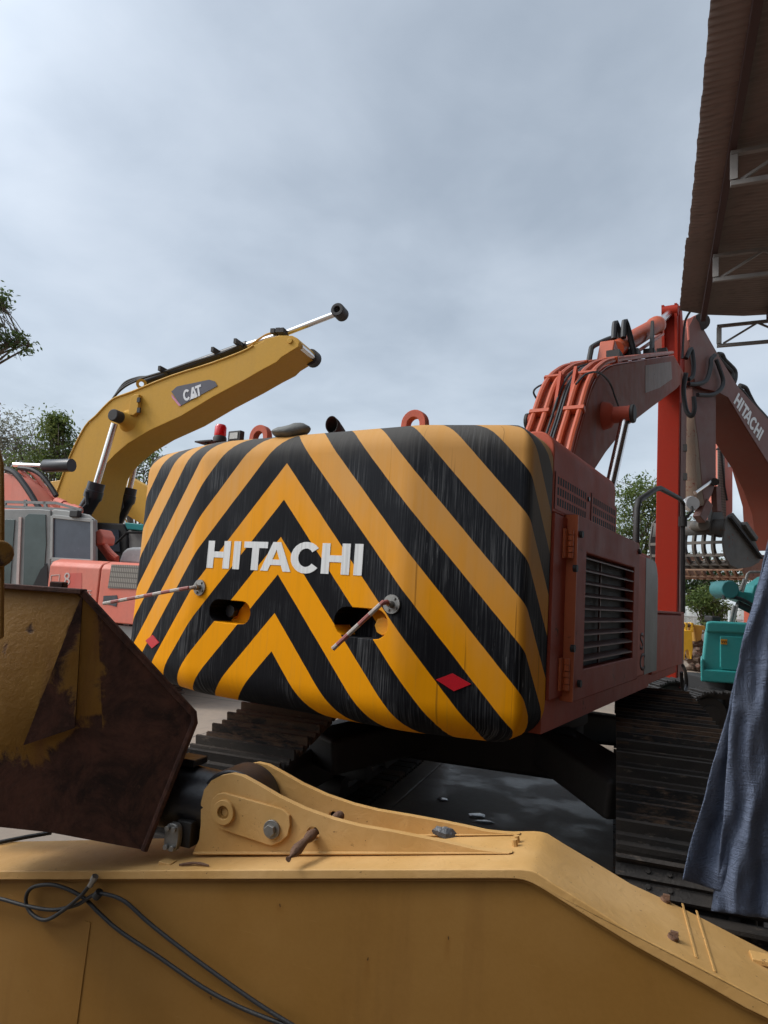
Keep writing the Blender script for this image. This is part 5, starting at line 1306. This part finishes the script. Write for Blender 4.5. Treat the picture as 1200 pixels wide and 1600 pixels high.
# ---- third machine behind: pale red arm and rusty skeleton bucket
F3 = Frame(atD(1130, 700, 20.5), (.46, .87))
e3 = thing('excavator', (F3.px(1290, 950).x, F3.px(1290, 950).y, 0), 'pale pink excavator arm with rusty ribbed bucket, behind the grey bucket', 'excavator')
a3 = MB().prism(F3.pts([(1119, 600), (1140, 645), (1145, 690), (1145, 800), (1134, 815), (1124, 815), (1122, 700)]), -F3.n * .55).build('arm', M['pink'], e3, bevel=.02)
MB().prism(F3.pts([(1121, 690), (1131, 705), (1134, 812), (1121, 812)], .02), F3.n * .02).build('wear_plate', M['mesh'], a3)
MB().prism(F3.pts([(1137, 712), (1143, 712), (1143, 729), (1137, 730)], .003), F3.n * .006).build('label_plate', M['palewhite'], a3)
MB().tube([F3.px(*q, .05) for q in ((1120, 702), (1130, 699), (1145, 697))], .03, 6).build('hydraulic_pipe', M['grease'], a3)
MB().tube([F3.px(*q, .05) for q in ((1127, 705), (1132, 760), (1136, 782))], .03, 6).build('hydraulic_pipe', M['grease'], a3)
MB().tube(spline([F3.px(*q, .05) for q in ((1119, 675), (1126, 684), (1136, 683))], 4), .035, 6).build('hydraulic_hose', M['rubber'], a3)
MB().prism(F3.pts([(1110, 560), (1150, 610), (1190, 690), (1215, 780), (1222, 860), (1190, 860), (1186, 790), (1165, 715), (1140, 655), (1112, 610)], -1.3), -F3.n * .6).build('boom', M['redunder'], e3, bevel=.02)
brn = paint('rusty_brown_bucket', (.20, .10, .055), (.26, .19, .14), .5, .7, .35, .3)
skeleton_bucket(e3, F3, [(1164, 876), (1180, 866), (1205, 868), (1215, 892), (1196, 906), (1178, 906), (1166, 902), (1160, 890)], [0, 7, 6, 5, 4], 2.4, brn, brn, 8)
bhc = F3.px(1300, 950); m_ = MB(); m_.box(Vector((bhc.x, bhc.y, 1.5)) + F3.u * 1.5, (3.6, 2.8, 2.4), (F3.u, F3.n, UP)); m_.build('body_shell', M['pink'], e3, bevel=.1)

# ================================================================== TEAL MINI EXCAVATOR
FM = Frame(atD(1110, 1020, 10.6), (RT * 1.0 + FW * -.05).normalized())
md_ = ray(1097, 1030); md_.z = 0; md_.normalize()
mi = thing('mini_excavator', (FM.px(1150, 1140).x, FM.px(1150, 1140).y, 0), 'teal mini excavator with rounded tail, half hidden by the hanging blue tarp', 'mini excavator')
mbod = MB().prism(FM.pts([(1106, 974), (1230, 980), (1230, 1072), (1098, 1064), (1096, 1040), (1101, 992)], -.06), md_ * 1.3).build('tail_body', M['teal'], mi, bevel=.05, seg=3)
MB().prism(FM.pts([(1104, 972), (1112, 970.5), (1230, 977), (1230, 993), (1102.5, 988)], -.02), md_ * 1.0).build('top_hood', M['teal'], mi, bevel=.035, seg=3)
MB().prism(FM.pts([(1094.5, 1030), (1100, 1030), (1101, 1046), (1230, 1054), (1230, 1074), (1095, 1065)], .02), md_ * 1.0).build('bumper', M['teal'], mi, bevel=.03, seg=3)
MB().prism(FM.pts([(1124, 993), (1230, 998), (1230, 1052), (1127, 1046), (1124, 1042)], -.06), FM.n * .035).build('tail_panel', M['teal'], mi, bevel=.015)
lb_ = MB().prism(FM.pts([(1126, 998.5), (1136, 999), (1136, 1007), (1126, 1006.5)], -.02), FM.n * .004).build('warning_label', M['amber'], mi)
sym = MB()
for x in (1128, 1131, 1134): sym.bar(FM.px(x, 1001, -.012), FM.px(x + .8, 1004.5, -.012), .012, .004, FM.n)
sym.build('label_marks', M['grease'], lb_)
dk = FM.px(1131, 921, -.7)
bm3 = MB(); bm3.cyl(dk + FM.n * .25, dk - FM.n * .25, .145, 24); bmo = bm3.build('swing_head', M['tealdull'], mi, bevel=.02)
MB().prism(FM.pts([(1113, 909), (1145, 911), (1146, 932), (1140, 934), (1122, 935)], -.98), -FM.n * .1).build('guard_plate', M['tealdull'], mi)
MB().prism(FM.pts([(1139, 924), (1146, 922), (1175, 926), (1178, 915), (1200, 900), (1215, 905), (1215, 955), (1175, 946), (1150, 936), (1140, 934)], -.6), -FM.n * .35).build('boom', M['teal'], mi, bevel=.02)
for L in ([(1131, 936), (1133, 925), (1142, 922)], [(1140, 933), (1155, 935), (1175, 945), (1200, 960)]): MB().tube(spline([FM.px(*q, -.5) for q in L], 4), .03, 6).build('hydraulic_hose', M['rubber'], mi)
MB().tube([FM.px(1152, 943, -.6), FM.px(1190, 962, -.6)], .06, 10).build('boom_cylinder', M['grease'], mi)
for L in ([(1160, 925), (1168, 897), (1171, 894), (1215, 894)], [(1157, 922), (1163, 905)], [(1146, 972), (1152, 945)], [(1141, 972), (1147, 946)]): MB().tube([FM.px(*q, -.45) for q in L], .022, 7).build('control_lever', M['steel'], mi)
MB().box(FM.px(1113, 967, -.4), (.16, .3, .10), (FM.u, FM.n, UP)).build('seat_edge', M['grease'], mi, bevel=.03)
MB().box(FM.px(1142, 965, -.7), (.08, .08, .24), (FM.u, FM.n, UP)).build('filter_housing', M['palewhite'], mi, bevel=.02)
crawler.d = (RT * .985 + FW * .10).normalized(); crawler.d.z = 0; crawler.d.normalize(); crawler.n = Vector((crawler.d.y, -crawler.d.x, 0))
s0_ = FM.px(1068, 1140, .05); s0_ = Vector((s0_.x, s0_.y, .0))
crawler(mi, s0_ - crawler.n * .0, .42, 2.3, .70, .14, (M['grease'], M['grease']), rib=.02)
crawler(mi, s0_ - crawler.n * -0.0 + FW * 1.35, .42, 2.3, .70, .14, (M['grease'], M['grease']), rib=.02)
mt = MB(); mt.box(Vector((s0_.x, s0_.y, .62)) + crawler.d * 1.2 + FW * .6, (1.2, 1.2, .5), (crawler.d, crawler.n, UP)); mt.build('undercarriage_frame', M['dark'], mi, bevel=.04)
# ================================================================== YARD BEYOND
# yellow attachment and heap of scrap by the fence
FZ = Frame(atD(1080, 1000, 22.0), RT)
ya = thing('machine_bracket', (FZ.px(1075, 1030).x, FZ.px(1075, 1030).y, 0), 'bright yellow upright machine bracket standing in front of the scrap heap', 'machine part')
MB().prism(FZ.pts([(1066, 990), (1068, 985), (1081, 985), (1083, 1014), (1081, 1030), (1079, 1030), (1077, 1018), (1074, 1015), (1071, 1018), (1070, 1031), (1067, 1031)]), -FZ.n * .3).build('body', M['lime'], ya, bevel=.02)
for x in (1070, 1079): MB().box(FZ.px(x, 980, -.15), (.08, .25, .30), (FZ.u, FZ.n, UP)).build('lug', M['lime'], ya, bevel=.01)
MB().cyl(FZ.px(1064, 977, -.1), FZ.px(1083, 977, -.1), .07, 10).build('pin', M['scrap'], ya)
random.seed(11)
sc = MB()
for k in range(150):
    p = FZ.px(random.uniform(1078, 1125), 1000, random.uniform(-2.2, -.1)); p.z = random.uniform(.03, 1.25) * random.uniform(.3, 1)
    a, b = random.uniform(0, 6.3), random.uniform(-.6, .6); d = Vector((math.cos(a) * math.cos(b), math.sin(a) * math.cos(b), math.sin(b)))
    if k % 3: sc.bar(p - d * random.uniform(.1, .35), p + d * random.uniform(.1, .35), random.uniform(.03, .2), random.uniform(.03, .16))
    else: sc.tube([p - d * .3, p + d * .3], random.uniform(.02, .09), 8)
tag(sc.build('scrap_heap', M['scrap'], None, bevel=.006), 'heap of rusty tangled machine scrap in front of the white fence', 'scrap heap', kind='stuff')
tp_ = MB(); c = FZ.px(1092, 985, -.5); tp_.prism(FZ.pts([(1084, 976), (1102, 978), (1103, 985), (1098, 984), (1096, 1000), (1088, 1003), (1085, 984)], -.2), -FZ.n * .5)
tag(tp_.build('loader_frame', M['catold'], None, bevel=.02), 'old yellow machine frame lying on the scrap heap beside the teal machine', 'machine part')
# fence
FF = Frame(atD(1090, 960, 27.0), RT)
fn = thing('fence', (FF.px(1090, 960).x, FF.px(1090, 960).y, 0), 'white corrugated sheet fence at the back of the yard below the bushes', 'fence')
u0, u1 = -40.0, 9.0; vs = []; fs = []; nq = 500
ztop = FF.px(1090, 947).z
for i in range(nq + 1):
    u = u0 + (u1 - u0) * i / nq; o_ = Vector((FF.o.x, FF.o.y, 0)) + FF.u * u + FF.n * .03 * math.sin(i * math.pi / 2)
    vs += [o_ + UP * .02, o_ + UP * (ztop + .06 * math.sin(u * 1.3))]
for i in range(nq): fs.append((2 * i, 2 * i + 2, 2 * i + 3, 2 * i + 1))
MB().add(vs, fs).build('sheet_panel', M['fence'], fn, solid=.004)
for k in range(17):
    o_ = Vector((FF.o.x, FF.o.y, 0)) + FF.u * (u0 + 3 * k + .2) - FF.n * .08; MB().box(o_ + UP * (ztop / 2), (.08, .08, ztop)).build('fence_post', M['steel'], fn)
MB().box(Vector((FF.o.x, FF.o.y, ztop - .45)) + FF.u * (u0 + u1) / 2 + FF.n * .045, (u1 - u0, .02, .06), (FF.u, FF.n, UP)).build('rail', M['fence'], fn)

# ================================================================== TREES
def tree(name, base, crowns, label, n_leaf, leaf, mat, twigs=30, seed=1, trunk_r=.16, group=None, cat_='tree', clump=.42, fk=.45):
    rnd = random.Random(seed)
    t = thing(name, base, label, cat_, group); base = Vector(base)
    tk = MB(); zc = sum(c.z for c, r in crowns) / len(crowns); fork = Vector((base.x, base.y, 0)).lerp(Vector((crowns[0][0].x, crowns[0][0].y, 0)), .4); fork.z = max(.8, zc * fk)
    tk.tube(spline([base - UP * .05, base.lerp(fork, .5) + Vector((rnd.uniform(-.15, .15), rnd.uniform(-.15, .15), 0)), fork], 4), [trunk_r * (1.2 - .055 * k) for k in range(9)], 9)
    ends = []
    for c, r in crowns:
        for k in range(5):
            d = Vector((rnd.gauss(0, 1), rnd.gauss(0, 1), rnd.gauss(.2, .8))).normalized(); e_ = c + Vector((d.x * r.x, d.y * r.y, d.z * r.z)) * rnd.uniform(.3, .8)
            m1 = fork.lerp(e_, .5) + Vector((rnd.uniform(-.3, .3), rnd.uniform(-.3, .3), rnd.uniform(0, .4)))
            tk.tube(spline([fork, m1, e_], 4), [trunk_r * .30 * (1 - k2 / 9) + .010 for k2 in range(9)], 6); ends.append(e_)
    for k in range(twigs):
        s_ = rnd.choice(ends); c, r = rnd.choice(crowns); d = Vector((rnd.gauss(0, 1), rnd.gauss(0, 1), rnd.gauss(.3, .8))).normalized()
        e_ = c + Vector((d.x * r.x, d.y * r.y, d.z * r.z)) * rnd.uniform(.85, 1.15)
        if (e_ - s_).length < 2.6: tk.tube(spline([s_, s_.lerp(e_, .5) + UP * rnd.uniform(-.1, .2), e_], 3), [.022, .018, .014, .012, .01, .008, .005], 5)
    tk.build('trunk', M['bark'], t)
    cr = MB(); tones = []
    per = 26; nc = max(1, n_leaf // per)
    for k in range(nc):
        c, r = rnd.choice(crowns); d = Vector((rnd.gauss(0, 1), rnd.gauss(0, 1), rnd.gauss(0, 1))).normalized(); q = rnd.uniform(.25, 1) ** .6
        cc_ = c + Vector((d.x * r.x, d.y * r.y, d.z * r.z)) * q; tone = rnd.uniform(0, 1); cs2 = clump * rnd.uniform(.6, 1.2)
        for j in range(per):
            p = cc_ + Vector((rnd.gauss(0, cs2 * .5), rnd.gauss(0, cs2 * .5), rnd.gauss(0, cs2 * .38)))
            a = Vector((rnd.gauss(0, 1), rnd.gauss(0, 1), rnd.gauss(-.2, .7))).normalized(); b = a.cross(Vector((rnd.gauss(0, .5), rnd.gauss(0, .5), 1))).normalized()
            l_ = leaf * rnd.uniform(.6, 1.25); w_ = l_ * .42
            cr.add([p - a * l_ * .5, p + b * w_ * .5 + a * l_ * .05, p + a * l_ * .5, p - b * w_ * .5 + a * l_ * .05], [(0, 1, 2, 3)])
            tv = min(1, max(0, tone + rnd.uniform(-.25, .25))); tones += [tv] * 4
    o = bpy.data.meshes.new('crown'); o.from_pydata([p - base for p in cr.v], [], cr.f); o.materials.append(mat)
    at_ = o.attributes.new('tone', 'FLOAT', 'POINT'); at_.data.foreach_set('value', tones)
    ob = bpy.data.objects.new('crown', o); COL.objects.link(ob); ob.parent = t
    return t
def V(*a): return Vector(a)
def bt_(x, y, dep): p = atD(x, y, dep); return Vector((p.x, p.y, 0))
tree('tree', bt_(-150, 930, 21), [(atD(-42, 495, 21), V(1.25, 1.2, .9)), (atD(-20, 545, 21), V(.95, 1.0, .45)), (atD(-110, 540, 21), V(1.7, 1.6, 1.6)), (atD(25, 535, 21), V(.45, .5, .25)), (atD(-8, 470, 21), V(.5, .5, .4))], 'tall sparse tree reaching in at the upper left edge of the photo', 2300, .17, M['leafdark'], 110, 4, .2, clump=.30, fk=.78)
tree('tree', bt_(20, 930, 27), [(atD(15, 690, 27), V(1.9, 1.6, 1.5)), (atD(45, 720, 27), V(1.3, 1.3, 1.2)), (atD(-40, 700, 27), V(1.6, 1.5, 1.5))], 'greyish dry-leaved tree above the pink excavator, left of the yellow boom', 5200, .16, M['leafgrey'], 90, 5, .2, clump=.5)
tree('tree', bt_(85, 930, 24), [(atD(92, 700, 24), V(.95, 1.1, .75)), (atD(110, 730, 24), V(1.2, 1.2, 1.0)), (atD(60, 730, 24), V(1.2, 1.2, .8)), (atD(90, 665, 24), V(.35, .4, .4))], 'green leafy tree standing directly against the raised yellow boom', 5200, .17, M['leaf'], 60, 6, .17, clump=.42)
tree('tree', bt_(215, 930, 27), [(atD(205, 760, 27), V(1.3, 1.3, 1.2)), (atD(238, 712, 27), V(.6, .6, .5)), (atD(215, 730, 27), V(.8, .8, .7))], 'thin green tree seen under the raised yellow boom', 1000, .18, M['leaf'], 50, 8, .14)
tree('tree', bt_(1000, 960, 31), [(atD(985, 800, 31), V(1.3, 1.3, 1.6)), (atD(1015, 775, 31), V(1.2, 1.2, 1.1)), (atD(995, 850, 31), V(1.7, 1.7, 1.5)), (atD(1045, 800, 31), V(1.2, 1.2, 1.2)), (atD(975, 860, 31), V(1.0, 1.0, 1.2))], 'bushy green tree seen between the boom rod and the red upright arm', 8500, .19, M['leaf'], 70, 9, .2, clump=.5)
tree('tree', bt_(1085, 960, 31), [(atD(1085, 905, 31), V(1.5, 1.4, 1.2)), (atD(1070, 930, 31), V(1.4, 1.4, .9)), (atD(1125, 900, 31), V(1.3, 1.3, 1.0))], 'dark green tree below the ribbed buckets, right of the red arm', 6000, .2, M['leafdark'], 30, 12, .17, clump=.5)
tree('bush', bt_(1108, 985, 25.5), [(atD(1108, 940, 25.5), V(.65, .6, .55)), (atD(1092, 942, 25.5), V(.5, .5, .35)), (atD(1122, 955, 25.5), V(.6, .5, .5)), (atD(1110, 970, 25.5), V(.4, .4, .4))], 'yellow-green climbing bush growing over the white fence', 5000, .13, M['leaf'], 20, 13, .08, cat_='bush', clump=.3)

# ================================================================== SHED
SE = -TD.copy() * -1.0                            # along the eave
SE = Vector((-.17, .985, 0)).normalized(); SI = Vector((SE.y, -SE.x, 0))
p_far = onZ(1120, 505, 8.0); pe = onZ(1110, 0, 8.0)
E0 = pe - SE * SE.dot(pe)                         # eave line through pe
far_s = SE.dot(p_far - E0)
sh_ = thing('shed', (E0.x + SI.x * 6, E0.y + SI.y * 6, 0), 'open sided shed with brown corrugated roof sheets and grey lattice trusses at upper right', 'shed')
ns_, vs, fs = 1120, [], []
s0s, s1s, dp_ = -13.0, far_s, 15.0
ins = [0, .5, 1.2, 2.0, 3.0, 5, 8, 11.5, dp_]
def roofz(s, i): return 8.0 + .035 * i + (.05 * math.sin(s * .55) * math.exp(-i * .8)) + .012 * math.sin(s * 3.1 + i)
for a in range(ns_ + 1):
    s = s0s + (s1s - s0s) * a / ns_
    bite = .004 * math.sin(s * 9.7) + .003 * math.sin(s * 23.1)
    step = .03 if s > 11.8 else 0.0
    for j, i in enumerate(ins):
        ii = i + (bite - step if j == 0 else 0)
        p = E0 + SE * (s - (.75 * math.exp(-i / .8) * max(0, (s - 9) / (s1s - 9)) if s > 9 else 0)) + SI * ii; p.z = roofz(s, i) + .014 * math.sin(a * math.pi / 2.0) ; vs.append(p)
m_ = len(ins)
for a in range(ns_):
    for j in range(m_ - 1): k = a * m_ + j; fs.append((k, k + 1, k + m_ + 1, k + m_))
MB().add(vs, fs).build('roof', M['roof'], sh_, solid=.003, smooth=60)
for off in (.42, 1.65, 3.0, 4.6, 6.2, 8, 10, 12):
    a, b = E0 + SE * s0s + SI * off, E0 + SE * (s1s - .15 - .75 * math.exp(-off / .8)) + SI * off
    a.z = roofz(-5, off) - .10; b.z = roofz(8, off) - .10
    MB().bar(a, b, .09, .12).build('purlin', M['purlin'], sh_)
def truss(s, i0=.40, dz_top=.20, dz=.42):
    def q(i, z): p = E0 + SE * s + SI * i; p.z = z; return p
    zt_ = 8.0 - dz_top; zb_ = zt_ - dz
    t_ = MB(); i1 = 14.5
    t_.bar(q(i0, zt_), q(i1, zt_ + .45), .07, .055); t_.bar(q(i0, zb_), q(i1, zb_ + .3), .06, .065); t_.bar(q(i0 + .04, zb_ + .045), q(i0 + .04, zt_ - .037), .08, .09)
    k = 0; i = i0 + .12
    while i < i1 - .7:
        z_a, z_b = zt_ + .45 * i / i1, zb_ + .3 * i / i1; j = i + .62
        if k % 2 == 0: t_.bar(q(i, z_b + .03), q(j, zt_ + .45 * j / i1 - .03), .035, .035)
        else: t_.bar(q(i, z_a - .03), q(j, zb_ + .3 * j / i1 + .03), .035, .035)
        i = j; k += 1
    t_.build('truss', M['truss'], sh_)
for x, y in ((1112, 290), (1097, 438), (1108, 540)):
    p = onZ(x, y, 7.40); truss(SE.dot(p - E0), .70 if y > 500 else .40)
for s in (-8.5, -3.5, 1.5, 5.0): truss(s)
# posts stand deep in the shed; sheeted rear and side walls keep it dim
for s in (-8.5, -3.5, 1.5, 6.5, 12.5):
    p = E0 + SE * s + SI * 9.0; MB().box((p.x, p.y, 3.85), (.22, .22, 7.7), (SE, SI, UP)).build('post', M['purlin'], sh_)
def wall(a, b, h):
    a, b = Vector(a), Vector(b); d = (b - a); n_ = int(d.length / .06); nn = Vector((d.y, -d.x, 0)).normalized(); vs, fs = [], []
    for i in range(n_ + 1):
        p = a + d * i / n_ + nn * .02 * math.sin(i * math.pi / 2); vs += [Vector((p.x, p.y, .01)), Vector((p.x, p.y, h))]
    for i in range(n_): fs.append((2 * i, 2 * i + 2, 2 * i + 3, 2 * i + 1))
    MB().add(vs, fs).build('unseen_wall_sheet', M['unseenwallsheet'], sh_, solid=.003)
wall(E0 + SE * -12.9 + SI * 14.9, E0 + SE * (far_s - .5) + SI * 14.9, 8.2)
wall(E0 + SE * -12.9 + SI * .3, E0 + SE * -12.9 + SI * 14.8, 7.8)

wall(TN * -7 - TD * .75, TN * 2.0 - TD * .75, 2.5)  # added wall behind the camera, unseen, shading the foreground boom side
# ================================================================== GROUND
g = MB(); S = 900
xs = [-S, -60, -20, -8, -4, -2, 0, 2, 4, 8, 20, 60, S]
vs = [(x, y, 0) for y in xs for x in xs]; k = len(xs)
g.add(vs, [(j * k + i, j * k + i + 1, (j + 1) * k + i + 1, (j + 1) * k + i) for j in range(k - 1) for i in range(k - 1)])
go = g.build('ground', M['ground'], None); tag(go, 'worn grey brown concrete yard floor with a wet patch painted lighter in the shade under the big machine', 'ground', kind='structure')
random.seed(5)
for x, y, rx, ry in ((690, 1249, .055, .03), (745, 1274, .085, .035), (758, 1284, .09, .022)):
    c = onZ(x, y, .004); lo = [c + RT * math.cos(t) * rx * random.uniform(.75, 1.2) + FW * math.sin(t) * ry * 2.2 * random.uniform(.75, 1.2) for t in [2 * math.pi * i / 16 for i in range(16)]]
    m_ = MB(); m_.loft([lo, [p.lerp(c, .3) + UP * .004 for p in lo]], caps=False); b0 = len(m_.v) - 16; m_.f.append(list(range(b0, b0 + 16))); m_.uv.append([(0, 0)] * 16)
    tag(m_.build('puddle', M['foam'], None), 'small pale soapy puddle on the dark concrete under the striped excavator', 'puddle', kind='structure')
